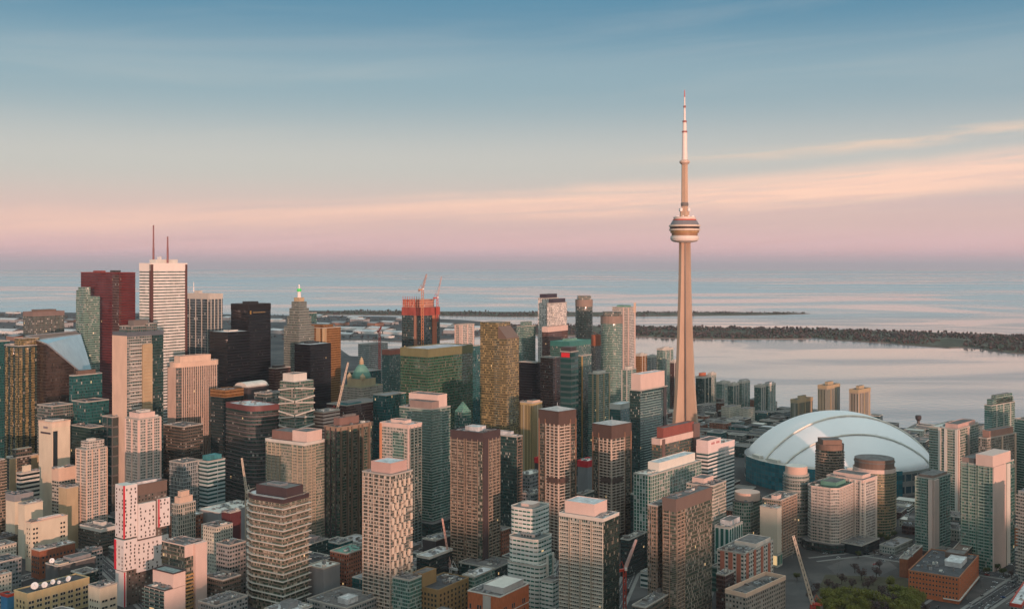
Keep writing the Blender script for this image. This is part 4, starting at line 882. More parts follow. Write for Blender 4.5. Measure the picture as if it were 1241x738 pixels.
# white tower made of stacked boxes
def stacked():
    D = 925
    fmb = fac(wall=(.135, .09, .07), glass=(.03, .03, .028), bay=3.2, fh=3.0, wf=.4, hf=.5, cur=.3, skip=.35)
    o = T('condo_tower', 142, 151, 202, 592, D, fmb, 'white stacked-box tower with red edge stripes over a brown core', th=38, roof=GRAVEL, band=(8, BROWNP), pent=[(-.3, .3, -.3, .3, 3, ROOFW)], units=2)
    fw = mat('white_cladding', (.66, .60, .575), .6, .05); w1, w2 = o.w1, o.w2; zz = lambda y: Z(y, D)
    fr = lambda f: -w2 / 2 + f * w2
    mb = MB(); mb.box(-.65, -.14, -.95, .65, .02, .95, mat('window_frame_tan', (.30, .235, .205))); mb.box(-.45, -.17, -.75, .45, -.13, .75, GLASSD); dw = mb.data('window'); cnt = [0]
    def vol(f0, f1, out, yb, yt, n, seed, wrap=True, left=3):
        z0, z1 = zz(yb), zz(yt); rnd = random.Random(seed); xa = -w1 / 2 - .4 if wrap else w1 / 2 - 6; xb = w1 / 2 + out; ya = fr(f0) - (out if wrap else 0); yb_ = fr(f1)
        MB().box(xa, ya, z0, xb, yb_, z1, fw, top=CONC_L).obj('white_box', o.root)
        z = z0 + 2
        while z < z1 - 1.2:
            for k in range(n):
                if rnd.random() < .78 and cnt[0] < 140: put(dw, 'window', o.root, (xb, ya + (yb_ - ya) * (k + .5) / n + rnd.choice((-.5, 0, .5)), z), R(90))
            if wrap:
                for k in range(left):
                    if rnd.random() < .7: put(dw, 'window', o.root, (xa + (xb - xa) * (k + .5) / left, ya, z))
            z += 3.05
    vol(0, .27, 1.6, 652, 588, 3, 1); vol(.275, .68, 3.2, 656, 613, 4, 3, False); vol(.76, 1.04, 2.6, 647, 612, 3, 4, False)
    vol(0, .26, 2.2, 691, 654, 3, 5); vol(.265, 1.02, 1.5, 697, 658.5, 7, 6, False)
    MB().box(-w1 / 2 - .3, fr(0) - 1.4, 0, w1 / 2 + .8, fr(.03), zz(692.5), fw).obj('white_base', o.root)
    for f, out, yb, yt in ((0, 1.6, 652, 588), (.76, 2.6, 647, 612), (0, 2.2, 691, 655), (0, .8, 760, 693)):
        y0 = fr(f) - (out if f == 0 else 0)
        if yb == 691: MB().box(-w1 / 2 - .7, y0 - .3, zz(yb), -w1 / 2 + 2.2, y0 - .01, zz(yt), RED).obj('red_stripe', o.root)
        else: MB().box(w1 / 2 + out - .9 if f == 0 else w1 / 2 + out - .2, y0 - .25, max(0, zz(yb)), w1 / 2 + out + .25, y0 + .9, zz(yt), RED).obj('red_stripe', o.root)
stacked()
# pink concrete pair in front of it
def terraces():
    D = 845
    o = T('apartment_block', 175, 199, 224, 716, D, fac(wall=(.52, .42, .36), glass=(.025, .028, .03), bay=6, fh=3.0, wf=.9, hf=.62, cur=.1), 'pink concrete block with glazed terraces stepping down one side', th=34, roof=mat('grey_green_terrace', (.20, .23, .22), .9, .3, scale=.4), units=3, para=(.9, .2, DARKP))
    w1, w2, h = o.w1, o.w2, o.h
    mb = MB(); face_box(mb, o, 'R', 0, 1, .02, .8, 0, h - .2, PK); mb.obj('gable_wall', o.root)
    h1 = Z(694, D + 10); mb = MB(); mb.prism(rect(-w1 / 2, -w2 * .1, w1 / 2 + .8, w2 / 2), h + .2, h1, PK, top=mat('grey_green_terrace', (.20, .23, .22))); mb.obj('upper_storey', o.root)
    MB().ring(rect(-w1 / 2, -w2 * .1, w1 / 2 + .8, w2 / 2), .3, h1 + .02, h1 + 1.0, DARKP, inn=-.4).obj('parapet', o.root)
    mb = MB(); mb.ring(rect(-w1 / 2, -w2 / 2, w1 / 2, w2 / 2), .9, 0, .35, DARKP); mb.ring(rect(-w1 / 2, -w2 / 2, w1 / 2, w2 / 2), .85, .36, 1.2, GLASSR, inn=.7); d = mb.data('balcony')
    for k in range(int(h / 3.05)): put(d, 'balcony', o.root, (-1.2, 0, 1.5 + k * 3.05))
    o = T('apartment_tower', 196, 224, 248, 662, D + 45, f_brown, 'taller pink concrete block behind the glazed terraces', th=34, roof=GRAVEL, para=(.8, .2, PK), units=4)
    mb = MB(); face_box(mb, o, 'R', .42, 1.0, .02, 3.0, 0, o.h + .6, PK); mb.obj('end_wall', o.root)
    mb = MB(); face_box(mb, o, 'R', -.02, .40, .02, .9, o.h - 9, o.h + .5, PK); mb.obj('upper_wall', o.root)
    mb = MB(); face_box(mb, o, 'R', .02, .40, .05, 1.4, 0, 1.2, mat('ochre_balcony', (.42, .25, .10))); d = mb.data('balcony')
    for k in range(12): put(d, 'balcony', o.root, (0, 0, 3 + k * 3.05))
terraces()
# ------------------------------------------------------------------ middle left
o = T('condo_tower', 290, 343, 374, 607, 905, fac(wall=(.22, .155, .11), glass=(.06, .055, .04), bay=1.6, fh=3.05, wf=.84, hf=.72, cur=.34, curc=(.40, .31, .17), tilt=.06), 'brown condo tower with pale balcony lines and dark plum penthouse',
      th=32, poly=lambda a, b: [(-a / 2, -b / 2 + 16), (-a / 2 + 3, -b / 2 + 8), (-a / 2 + 9, -b / 2 + 3), (-a / 2 + 17, -b / 2), (a / 2, -b / 2), (a / 2, b / 2), (-a / 2, b / 2)],
      roof=ROOFW, band=(2.4, mat('plum_band', (.058, .038, .040), .6)), pent=[(-.28, .42, -.22, .42, 8, mat('plum_band', (.058, .038, .040)), 0, CONC_D), (-.1, .2, -.1, .2, 9.5, METAL)], balc=dict(fh=6.1, out=1.9, t=.55, rail=None, mt=MR1), units=0)
o.me = MB().ring(o.pts, .9, 0, .25, BRB, inn=.02).data('balcony')
for k in range(15): put(o.me, 'balcony', o.root, (0, 0, 12.05 + k * 6.1))
T('condo_tower', 322, 369, 395, 538, 1090, fac(wall=(.34, .27, .19), glass=(.055, .075, .06), bay=1.9, fh=3.0, wf=.74, hf=.62, cur=.25, curc=(.34, .28, .17), tilt=.06), 'wide tan and green condo slab with a brick penthouse', th=33, roof=GRAVEL, band=(1.8, CONC_L),
  pent=[(-.42, .1, -.35, .35, 9, mat('brick_penthouse', (.20, .12, .10))), (.11, .48, -.35, .35, 11, PK)], balc=dict(fh=3.05, out=1.2, t=.3, mt=mat('balcony_tan', (.42, .34, .24)), segs=[('L', .04, .3), ('L', .62, .95), ('R', .1, .5)]), pod=(6, 12, f_dkgreen))
o = T('condo_tower', 393, 409, 452, 519, 1105, fac(wall=(.075, .07, .06), glass=(.03, .055, .045), bay=1.7, fh=3.0, wf=.8, hf=.66, cur=.22, curc=(.24, .22, .14)), 'dark green condo tower with upright brown piers and rounded penthouse', th=38,
      roof=CONC_D, pent=[(-.34, .1, -.3, .25, 8, mat('brick_penthouse', (.20, .12, .10))), (-.2, .0, -.1, .2, 10, CONC_D)], band=(3, mat('brown_head', (.26, .18, .13))), balc=dict(fh=3.0, out=1.2, t=.25, mt=mat('balcony_olive', (.16, .14, .10)), segs=[('R', .12, .24), ('R', .42, .54), ('R', .72, .84)]),
      piers=[('R', [.08, .28, .38, .58, .68, .88], 1.1, 1.6, mat('pier_brown', (.17, .125, .09))), ('L', [.1, .5, .9], 1.0, 1.0, DARKP)])
o = T('office_tower', 339, 357, 380, 463, 1240, fac(wall=(.25, .21, .17), glass=(.05, .07, .06), bay=2.6, fh=3.6, wf=.85, hf=.7, cur=.1), 'tower wrapped in pale zigzag bands', th=34, roof=CONC_L, pent=[(-.42, .3, -.4, .3, 8, MR1)], para=(0, 0, None), units=0)
for k in range(18):
    z = 8 + k * (o.h - 10) / 18; mb = MB(); e = 1.6; a, b = o.w1 / 2, o.w2 / 2; s = 1 if k % 2 else -1
    for (p, q) in (((-a, -b - e, z), (a, -b - e, z + s * 3.4)), ((a + e, -b, z + s * 3.4), (a + e, b, z)), ((a, b + e, z), (-a, b + e, z)), ((-a - e, b, z), (-a - e, -b, z))): mb.bar(p, q, 1.25, MR1)
    mb.obj('zigzag_band', o.root)
# round-fronted dark red block
o = T('office_block', 274, 306, 338, 494, 1235, fac(wall=(.085, .06, .06), glass=(.03, .036, .036), bay=2.4, fh=3.8, wf=.92, hf=.66, cur=.04, tilt=.03), 'dark block with a curved front and reddish reflections', th=45, poly=lambda a, b: chamfer(a, b, min(a, b) * .48, which=(1,), seg=9), roof=ROOFW, units=6, band=(5, mat('red_head', (.15, .06, .06), .5)))
mb = MB(); mb.ring(o.pts, .35, 0, 1.0, mat('slab_dark', (.15, .12, .12), .5), inn=.02); d = mb.data('floor_band')
for k in range(24): put(d, 'floor_band', o.root, (0, 0, 10 + k * 4.7))
T('office_block', 255, 273, 295, 474, 1330, f_dkplain, 'dark block with a coppery top row behind the curved one', th=34, roof=GRAVEL, band=(8, f_goldr), units=5)
o = T('hall_building', 292, 300, 326, 470, 1380, DARKP, 'dark block under a long pale barrel roof', th=34, roof=CONC_D, w1=26, units=0)
mb = MB()
for k in range(8):
    a0, a1 = math.pi * k / 8, math.pi * (k + 1) / 8; w = o.w1 / 2 * .9
    mb.face([(w * math.cos(a0), -o.w2 / 2, o.h + .2 + 6 * math.sin(a0)), (w * math.cos(a0), o.w2 / 2, o.h + .2 + 6 * math.sin(a0)), (w * math.cos(a1), o.w2 / 2, o.h + .2 + 6 * math.sin(a1)), (w * math.cos(a1), -o.w2 / 2, o.h + .2 + 6 * math.sin(a1))], CONC_L)
mb.face([(o.w1 / 2 * .9 * math.cos(math.pi * k / 8), -o.w2 / 2, o.h + .2 + 6 * math.sin(math.pi * k / 8)) for k in range(9)], CONC_L); mb.obj('barrel_roof', o.root)
T('office_block', 308, 322, 342, 478, 1330, f_taupe, 'taupe block wedged between the barrel roof and the zigzag tower', th=34, roof=GRAVEL, units=5)
T('office_block', 378, 392, 412, 500, 1270, fac(wall=(.60, .36, .28), glass=(.10, .05, .045), bay=40, fh=4.0, wf=.99, hf=.4, cur=0), 'salmon banded block beside the zigzag tower', th=34, roof=PK, units=4)
T('office_block', 198, 222, 246, 518, 1260, f_brownlow, 'brown low block in the shade of the ribbed peach tower', th=34, roof=GRAVEL, units=5)
T('office_block', 205, 222, 244, 562, 1170, fac(wall=(.34, .36, .36), glass=(.02, .03, .035), bay=2.4, fh=4, wf=.62, hf=.8, cur=.1), 'grey block with white upright columns and a dark centre', th=34, roof=CONC_D, units=3)
o = T('office_block', 240, 252, 273, 560, 1180, fac(wall=(.36, .42, .42), glass=(.02, .05, .055), bay=30, fh=4.2, wf=.98, hf=.5, cur=0), 'low white banded block with a bright teal roof', th=34, roof=TEALR, pent=[(-.4, .3, -.3, .4, 5, TEALR, 0, TEALR)])
k = G(260, 592); tag(MB().lathe([(3.1, 0), (2.6, 62), (2.2, 62.1), (0, 61.5)], mat('chimney_white', (.62, .60, .54), .7, .06), 16).obj('chimney', None, (k.x, k.y - 14, 0)), 'tall plain white chimney beside the teal roof', 'chimney')
o = T('stone_block', 208, 216, 237, 612, 1010, fac(wall=(.40, .33, .25), glass=(.035, .04, .04), bay=2.4, fh=3.8, wf=.5, hf=.7, cur=.1), 'small stone ziggurat block with a stepped top', th=34, roof=STONE, units=0, para=(.8, .1, STONE), pent=[(-.38, .38, -.38, .38, 6, PEACH), (-.24, .24, -.24, .24, 11, PEACH)])
o = T('hall_building', 248, 266, 312, 622, 1040, GREYB, 'grey hall with a broad pale roof and dark vents', th=34, roof=CONC_L, units=6, para=(.8, .2, CONC_L), w1=30)
T('low_rise_block', 270, 279, 292, 622, 1010, mat('maroon_wall', (.10, .03, .032), .7), 'maroon windowless block beside the brown condo tower', th=34, roof=CONC_D, w1=12)
T('low_rise_block', 244, 262, 282, 640, 985, f_cream, 'grey-white low office with small square windows', th=34, roof=GRAVEL, units=4)
T('low_rise_block', 205, 222, 246, 628, 1030, f_bricks, 'flat brick block with a pale roof behind the ziggurat', th=34, roof=ROOFW, units=4)
T('low_rise_block', 262, 278, 298, 662, 935, f_grey, 'grey low block overlooking the car park', th=34, roof=GRAVEL, units=4)
T('low_rise_block', 248, 270, 292, 704, 900, f_brownlow, 'low brown shed roofed block at the foot of the brown condo tower', th=34, roof=CONC_D, units=3)
T('low_rise_block', 240, 262, 300, 735, 850, f_grey, 'grey flat roof with plant along the bottom edge', th=34, roof=GRAVEL, units=6)
T('low_rise_block', 372, 392, 412, 690, 930, GREYB, 'small plain grey annex beside the brown condo tower', th=34, roof=CONC_L, units=1)
T('low_rise_block', 372, 420, 462, 738, 862, f_grey, 'broad grey gravel roof with a white box along the bottom edge', th=34, roof=GRAVEL, units=4, pent=[(.1, .35, -.3, .0, 4, ROOFW, 0, ROOFW)])
T('low_rise_block', 400, 420, 446, 672, 960, f_bricks, 'red brick low block between two condo towers', th=34, roof=GREENC, units=3)
# domed grand hotel
o = T('hotel_building', 412, 438, 464, 470, 1560, fac(wall=(.46, .35, .27), glass=(.05, .045, .04), bay=2.6, fh=3.6, wf=.45, hf=.5, cur=.1), 'old stone hotel with a green dome and lantern', th=34, roof=GREENC, para=(1, .2, TAN), units=0, pent=[(-.33, .33, -.33, .33, 11, TAN)])
MB().lathe([(14, o.h + 11.4), (14, o.h + 15), (12, o.h + 20), (8, o.h + 27), (4, o.h + 31), (3.4, o.h + 31.2)], GREENC, 12).obj('dome', o.root)
MB().lathe([(3.3, o.h + 31.3), (3.3, o.h + 36), (1.8, o.h + 40), (0, o.h + 43)], TAN, 12).obj('lantern', o.root)
for sx in (-1, 1): MB().lathe([(4, o.h + 11.4), (4, o.h + 15), (0, o.h + 20)], TAN, 10, sx * 13, -12).obj('turret', o.root)
T('office_block', 396, 420, 464, 492, 1390, f_redg, 'dark red block with teal glazing below the domed hotel', th=34, roof=CONC_D, units=5, pent=[(.1, .5, -.45, -.1, 3, TEALR)])
T('office_block', 452, 468, 492, 480, 1420, f_teal, 'low dark teal block before the construction tower', th=34, roof=GREYB, units=5)
T('office_block', 434, 447, 470, 418, 2150, f_grid, 'grey block by the inner harbour under a far crane', th=34)
T('condo_tower', 463, 472, 489, 425, 2000, f_green, 'green condo with a rusty top left of the construction tower', th=34, band=(8, mat('rust_band', (.36, .12, .08))))
T('office_block', 420, 434, 462, 452, 1750, f_teal, 'low teal office row behind the domed hotel', th=34, roof=GREYB)
# construction tower
o = T('construction_tower', 487, 512, 533, 373, 1740, fac(wall=(.10, .10, .10), glass=(.018, .035, .042), bay=1.8, fh=3.8, wf=.88, hf=.8, cur=.03), 'glass tower still being built with red formwork on top', th=34, roof=CONC_D, para=(0, 0, None), band=(13, mat('red_netting', (.30, .07, .055), .8, .3)), units=0)
mb = MB(); mb.prism(rect(-o.w1 * .48, -o.w2 * .45, o.w1 * .3, o.w2 * .4), o.h + .3, o.h + 13, fac(wall=(.55, .26, .18), glass=(.20, .08, .06), bay=3, fh=4, wf=.6, hf=.6, cur=.2), top=CONC); mb.obj('open_floors', o.root)
mb = MB()
for q in lin(-.48, .3, 8): mb.bar((q * o.w1, -o.w2 * .46, o.h + 1), (q * o.w1, -o.w2 * .46, o.h + 18), .6, STEELR)
mb.obj('formwork', o.root)
mb = MB(); face_box(mb, o, 'R', .55, .8, .05, 1.0, 0, o.h - 13, mat('rust_hoist', (.42, .15, .09), .8)); mb.obj('hoist_shaft', o.root)
mb = MB(); face_box(mb, o, 'L', .25, .4, .05, .8, 0, o.h - 13, mat('copper_strip', (.32, .16, .11))); mb.obj('copper_strip', o.root)
# green-gold glass block
T('office_block', 507, 519, 573, 424, 1440, fac(wall=(.105, .115, .06), glass=(.03, .062, .042), bay=1.7, fh=3.9, wf=.95, hf=.68, cur=.04, tilt=.03, curc=(.2, .17, .09), ior=2.1), 'broad olive gold glass block with a pale flat roof', th=36, roof=mat('lilac_roof', (.45, .42, .44)), band=(10, mat('olive_band', (.17, .165, .085), .4)), units=5, w1=50)
T('condo_tower', 551, 558, 575, 394, 1800, f_pink, 'pink and grey condo peeping behind the olive glass block', th=34, piers=[('L', [.1, .9], 2, .8, PK), ('R', [.1, .5, .9], 2, .8, PK)])
T('condo_tower', 566, 570, 583, 420, 1750, f_teal, 'narrow teal tower in the gap right of the olive glass block', th=34)
o = T('condo_tower', 582, 614, 629, 411, 1390, f_gold, 'golden residential tower with a wedge-shaped top', th=33, roof=CONC_D, para=(0, 0, None), units=0, balc=dict(fh=3.2, out=1.0, t=.25, mt=mat('balcony_gold', (.30, .23, .13)), segs=[('L', .25, .45)], rail='glass'))
a, b, h = o.w1 / 2, o.w2 / 2, o.h; mb = MB(); mb.prism(rect(-a, -b, a * .35, b), h + .16, h + 21, f_gold, top=CONC_D); mb.obj('upper_block', o.root)
mb = MB(); mb.prism([(a * .36, -b), (a, -b), (a, b), (a * .36, b)], h + .16, h + 1, BROWNP, topz=[h + 16, h + 1, h + 1, h + 16], top=BROWNP); mb.obj('sloping_crown', o.root)
o = T('pavilion_building', 551, 561, 571, 500, 1290, f_green, 'small building with a pointed green glass pyramid roof', th=45, roof=GREENC, para=(0, 0, None), units=0)
a, b, h = o.w1 / 2, o.w2 / 2, o.h; mb = MB(); t = (0, 0, Z(486, 1300)); q = [(-a, -b, h + .2), (a, -b, h + .2), (a, b, h + .2), (-a, b, h + .2)]
[mb.face([q[i], q[(i + 1) % 4], t], fac(wall=(.16, .22, .16), glass=(.05, .11, .07), bay=2.5, fh=2.5, wf=.8, hf=.8, cur=.1)) for i in range(4)]; mb.obj('pyramid_roof', o.root)
# white-green wide balcony tower with pink penthouse, and its neighbours
o = T('condo_tower', 484, 523, 546, 497, 1170, fac(wall=(.26, .30, .27), glass=(.035, .07, .06), bay=1.8, fh=3.0, wf=.85, hf=.68, cur=.12), 'pale green condo tower ringed by white balconies with stacked penthouse', th=34, roof=ROOFW,
      pent=[(-.48, .42, -.05, .45, 14, PK), (-.2, .48, -.46, -.08, 8, mat('taupe_penthouse', (.27, .20, .175)))], balc=dict(fh=3.05, out=1.5, t=.3, rail='solid', mt=GRB, segs=[('L', .0, .62), ('R', .0, .5)]), pod=(8, 14, f_dkgreen))
o = T('condo_tower', 461, 496, 511, 516, 1080, fac(wall=(.50, .40, .33), glass=(.05, .06, .055), bay=2.0, fh=3.0, wf=.7, hf=.6, cur=.2), 'condo tower with an orange lit edge, glass corner and drum penthouse', th=33, roof=ROOFW, units=2,
      pent=[(-.25, .25, -.25, .25, 3.5, PK)], piers=[('L', [.02], 2.2, .8, PK), ('L', [.98], 2.6, .8, mat('orange_edge', (.55, .24, .13)))], band=(3, PK), balc=dict(fh=3.05, out=1.3, t=.28, rail='glass', mt=mat('balcony_grey', (.30, .32, .30)), segs=[('R', .06, .95)]))
mb = MB(); face_box(mb, o, 'L', .18, .55, .05, .9, 0, o.h - 8, f_greenb); mb.obj('glass_bay', o.root)
mb = MB(); face_box(mb, o, 'R', .0, 1, .02, .3, 0, o.h - 3, f_dkgreen); mb.obj('glass_side', o.root)
# ------------------------------------------------------------------ centre foreground condos
fA = fac(wall=(.27, .20, .155), glass=(.04, .038, .034), bay=1.7, fh=3.0, wf=.76, hf=.72, cur=.30, curc=(.50, .40, .27))
o = T('condo_tower', 439, 474, 500, 577, 885, fA, 'pale peach condo tower with patchwork balconies and pink penthouse', th=34, roof=ROOFW, pent=[(-.3, .38, -.36, .4, 9, mat('pink_penthouse', (.47, .31, .27), .8, .06), 0, ROOFW)], units=2, balc=dict(fh=3.0, out=1.5, t=.3, rail='solid', mt=mat('balcony_peach', (.50, .41, .34)), segs=[('L', .02, .96)]))
rnd = random.Random(5)
mb0 = MB(); face_box(mb0, o, 'R', 0, .085, .03, .9, 0, 5.6, mat('panel_peach', (.60, .47, .36), .7, .08)); d0 = mb0.data('wall_panel')
mb0 = MB(); face_box(mb0, o, 'R', 0, .10, .03, 1.3, 0, .35, mat('panel_peach', (.60, .47, .36))); face_box(mb0, o, 'R', 0, .10, 1.1, 1.28, .36, 1.3, BRB); d1 = mb0.data('balcony')
n0 = 0
for k in range(0, 38):
    for c in range(9):
        q = .02 + c * .108
        z = 8 + k * 3.0
        if z > o.h - 5: continue
        if (c + k // 2) % 2 == 0 and k % 2 == 0 and rnd.random() < .85 and n0 < 100: put(d0, 'wall_panel', o.root, (0, q * o.w2, z)); n0 += 1
        elif rnd.random() < .14: put(d1, 'balcony', o.root, (0, q * o.w2, z))
T('condo_podium', 478, 496, 511, 704, 875, f_greenb, 'glazed podium at the foot of the pale peach tower', cat='podium', th=34, roof=GRAVEL, w1=24, units=2)
fBt = fac(wall=(.16, .11, .085), glass=(.035, .036, .028), bay=1.7, fh=2.95, wf=.82, hf=.74, cur=.26, curc=(.40, .33, .19))
o = T('condo_tower', 546, 585, 606, 526, 990, fBt, 'tall dark brown condo tower with a plum corner strip and capped top', th=33, roof=GRAVEL, band=(7, mat('plum_head', (.065, .044, .044), .7)), pent=[(-.18, .22, -.25, .2, 4, ROOFW, 0, ROOFW)], units=4, para=(1.2, .3, mat('plum_head', (.065, .044, .044))),
      balc=dict(fh=2.95, out=1.3, t=.28, rail='solid', mt=mat('balcony_umber', (.32, .23, .165)), segs=[('L', .14, .50), ('L', .56, .98), ('R', .3, .96)]))
mb = MB(); face_box(mb, o, 'R', .0, .26, .02, 1.2, 0, o.h - 3, mat('plum_head', (.065, .044, .044))); mb.obj('corner_strip', o.root)
mb = MB(); face_box(mb, o, 'L', .0, .12, .02, .9, 0, o.h - 7, fBt); mb.obj('corner_bay', o.root)
T('condo_podium', 568, 600, 624, 690, 960, f_dkgreen, 'glazed green podium below the dark brown condo tower', cat='podium', th=33, roof=GRAVEL, w1=40, units=4)
# pair with white pyramid caps
for (xl, xc, xr, y, D, lab) in ((653, 677, 698, 500, 1070, 'taller of two copper condo towers with low pale pyramid roofs'), (718, 741, 765, 517, 1130, 'shorter of two copper condo towers with low pale pyramid roofs')):
    fm = fac(wall=(.21, .12, .08), glass=(.03, .028, .024), bay=1.6, fh=3.0, wf=.8, hf=.74, cur=.2, curc=(.36, .25, .14))
    o = T('condo_tower', xl, xc, xr, y, D, fm, lab, th=45, roof=CONC_D, band=(13, mat('copper_head', (.095, .06, .05), .6)), para=(.8, .2, mat('copper_head', (.095, .06, .05))), units=0, group='copper condo towers with low pyramid roofs',
          balc=dict(fh=3.05, out=1.4, t=.3, rail='solid', mt=mat('balcony_blush', (.56, .43, .35)), segs=[('L', .0, .62), ('R', .0, .62)], z0=10))
    a, b, h = o.w1 / 2, o.w2 / 2, o.h; mb = MB(); tp = (0, 0, h + 4.5); q = [(-a - .4, -b - .4, h + 1.2), (a + .4, -b - .4, h + 1.2), (a + .4, b + .4, h + 1.2), (-a - .4, b + .4, h + 1.2)]
    [mb.face([q[i], q[(i + 1) % 4], tp], mat('pyramid_panel', (.36, .35, .34), .6, .3, scale=.35)) for i in range(4)]; mb.obj('pyramid_roof', o.root)
    MB().lathe([(.5, h + 4.3), (.3, h + 8), (0, h + 8.2)], METAL, 8).obj('finial', o.root)
    for f in 'LR':
        mb = MB(); face_box(mb, o, f, .0, .5, .02, 2.0, o.h * .52, o.h * .52 + 5, mat('copper_head', (.095, .06, .05))); mb.obj('belt_course', o.root)
    for f in 'LR':
        for qq in (.66, .98):
            mb = MB(); face_box(mb, o, f, qq - .02, qq + .02, .02, .7, 0, o.h - 8, mat('copper_pier', (.25, .14, .09))); mb.obj('pier', o.root)
# pale slab with pink penthouse
o = T('condo_tower', 678, 731, 750, 630, 855, fac(wall=(.38, .34, .28), glass=(.035, .045, .042), bay=2.0, fh=3.0, wf=.74, hf=.64, cur=.14), 'pale condo slab with long cream balconies and a black glass side', th=33, roof=ROOFW, pent=[(-.42, .26, -.38, .42, 10, PK, 0, ROOFW)], units=3, band=(1.5, MR1),
      balc=dict(fh=3.0, out=1.6, t=.32, rail='solid', mt=mat('balcony_cream', (.54, .48, .39)), segs=[('L', .0, .24), ('L', .27, .49), ('L', .52, .74), ('L', .77, .99)], z0=2))
mb = MB(); face_box(mb, o, 'R', .0, 1, .02, .5, 0, o.h - 1.6, fac(wall=(.035, .033, .03), glass=(.022, .028, .026), bay=1.9, fh=3.0, wf=.86, hf=.84, cur=.14, curc=(.24, .19, .11), tilt=.08)); mb.obj('glass_side', o.root)
# brown foreground tower
fD = fac(wall=(.17, .12, .088), glass=(.05, .046, .034), bay=1.7, fh=3.0, wf=.82, hf=.7, cur=.30, curc=(.33, .25, .15), tilt=.07)
o = T('condo_tower', 803, 819, 863, 606, 870, fD, 'brown glass condo tower with a big plain taupe head', th=38, roof=GRAVEL, band=(9.5, mat('taupe_head', (.155, .112, .095), .7, .06)), para=(.8, .2, mat('taupe_head', (.20, .15, .13))), units=3, balc=dict(fh=3.0, out=1.1, t=.26, rail='solid', mt=BRB, segs=[('L', .45, .95), ('R', .02, .22)], z0=2))
T('condo_wing', 785, 797, 806, 614, 885, fac(wall=(.26, .165, .12), glass=(.05, .045, .035), bay=2.0, fh=3.0, wf=.55, hf=.6, cur=.3), 'narrow rust brown wing attached left of the taupe-headed tower', cat='tower', th=38, w2=22, roof=ROOFW, balc=dict(fh=3.0, out=1.0, t=.26, rail='solid', mt=BRB, segs=[('L', .1, .6)], z0=2))
# white-green stepped office
def stepped():
    D = 915; fw = fac(wall=(.62, .61, .57), glass=(.045, .085, .075), bay=4.2, fh=3.7, wf=.86, hf=.40, cur=.1)
    o = T('office_block', 612, 655, 677, 688, D, fw, 'white stepped office with rounded green glazed terraces', th=33, poly=lambda a, b: chamfer(a, b, 6, seg=3), roof=CONC_L, units=0)
    w1, w2, h = o.w1, o.w2, o.h
    for (x0, x1, y0, y1, y, nm) in ((-.5, .36, -.38, .5, 653, 'middle_tier'), (-.66, .06, .0, .95, 621, 'upper_tier')):
        p = chamfer((x1 - x0) * w1, (y1 - y0) * w2, 5, seg=3); cx, cy = (x0 + x1) / 2 * w1, (y0 + y1) / 2 * w2; p = [(a + cx, b + cy) for a, b in p]
        zt = Z(y, D + 15); q = MB().prism(p, .2, zt, fw, top=mat('terrace_green', (.16, .17, .16))).obj(nm, o.root)
        MB().ring(p, .2, zt + .01, zt + 1.3, MR1, inn=-.4).obj('parapet', q)
        MB().prism([(a * .5 + cx * .5, b * .5 + cy * .5) for a, b in p], zt + .02, zt + 3.2, PK if nm == 'upper_tier' else f_grey).obj('roof_room', q)
    mb = MB(); face_box(mb, o, 'R', .42, .56, .02, 1.2, 0, h + 8, fac(wall=(.3, .4, .37), glass=(.02, .08, .07), bay=1.2, fh=3.7, wf=.8, hf=.8, cur=0)); mb.obj('stair_glazing', o.root)
    for q in (.34, .64):
        mb = MB(); face_box(mb, o, 'R', q - .03, q + .03, .02, 1.6, 0, h + 9, MR1); mb.obj('pier', o.root)
    T('office_wing', 656, 670, 683, 706, 900, fw, 'low white wing stepping down to the street from the green-glazed office', cat='office', th=33, roof=CONC_D, units=1)
stepped()
o = T('warehouse_building', 500, 531, 568, 716, 880, fac(wall=(.27, .17, .075), glass=(.03, .03, .03), bay=300, fh=300, wf=.0, hf=.0), 'ochre brick warehouse with square windows and a corner tower', th=33, roof=ROOFD, units=5, para=(1.1, .15, mat('ochre_brick', (.30, .19, .085))), pent=[(-.5, -.12, -.5, -.05, 11, mat('ochre_brick', (.30, .19, .085)))])
windows(o, 'R', lin(.08, .92, 8), [3, 7, 11, 15, 19, 23], 2.1, 2.2, mat('ochre_brick', (.30, .19, .085))); windows(o, 'L', lin(.1, .9, 7), [3, 7, 11, 15, 19, 23], 2.0, 2.2, mat('ochre_brick', (.30, .19, .085)))
o = T('brick_office', 567, 606, 641, 724, 850, BRICKO, 'orange brick office with white string courses and grey roof plant', th=33, roof=GRAVEL, units=5, para=(1.0, .15, CONC_L), pent=[(-.2, .42, -.3, .4, 4.5, mat('grey_penthouse', (.42, .40, .39)), 0, CONC_L)])
for z in (8, 16.5):
    MB().ring(o.pts, .25, z, z + .6, CONC_L, inn=.01).obj('string_course', o.root)
mb = MB(); face_box(mb, o, 'L', .28, .52, .02, .5, 0, o.h - .5, CONC); mb.obj('grey_bay', o.root)
windows(o, 'R', [.14, .2, .42, .48, .78, .84], [4, 12, 20], 1.3, 3.6, CONC_D); windows(o, 'L', [.06, .13, .6, .68, .92], [4, 12, 20], 1.3, 3.6, CONC_D)
T('low_rise_block', 560, 575, 600, 700, 915, f_greenb, 'white rimmed glazed pavilion behind the orange brick office', th=33, roof=ROOFW, units=1)
T('low_rise_block', 505, 520, 548, 676, 960, f_dkplain, 'dark low block with a pale edged roof slab', th=33, roof=ROOFW, band=(1.2, CONC_L), units=2)
T('low_rise_block', 512, 528, 546, 656, 1020, DARKP, 'dark sloping-roofed hall between two condo towers', th=33, roof=GREYB, units=2)
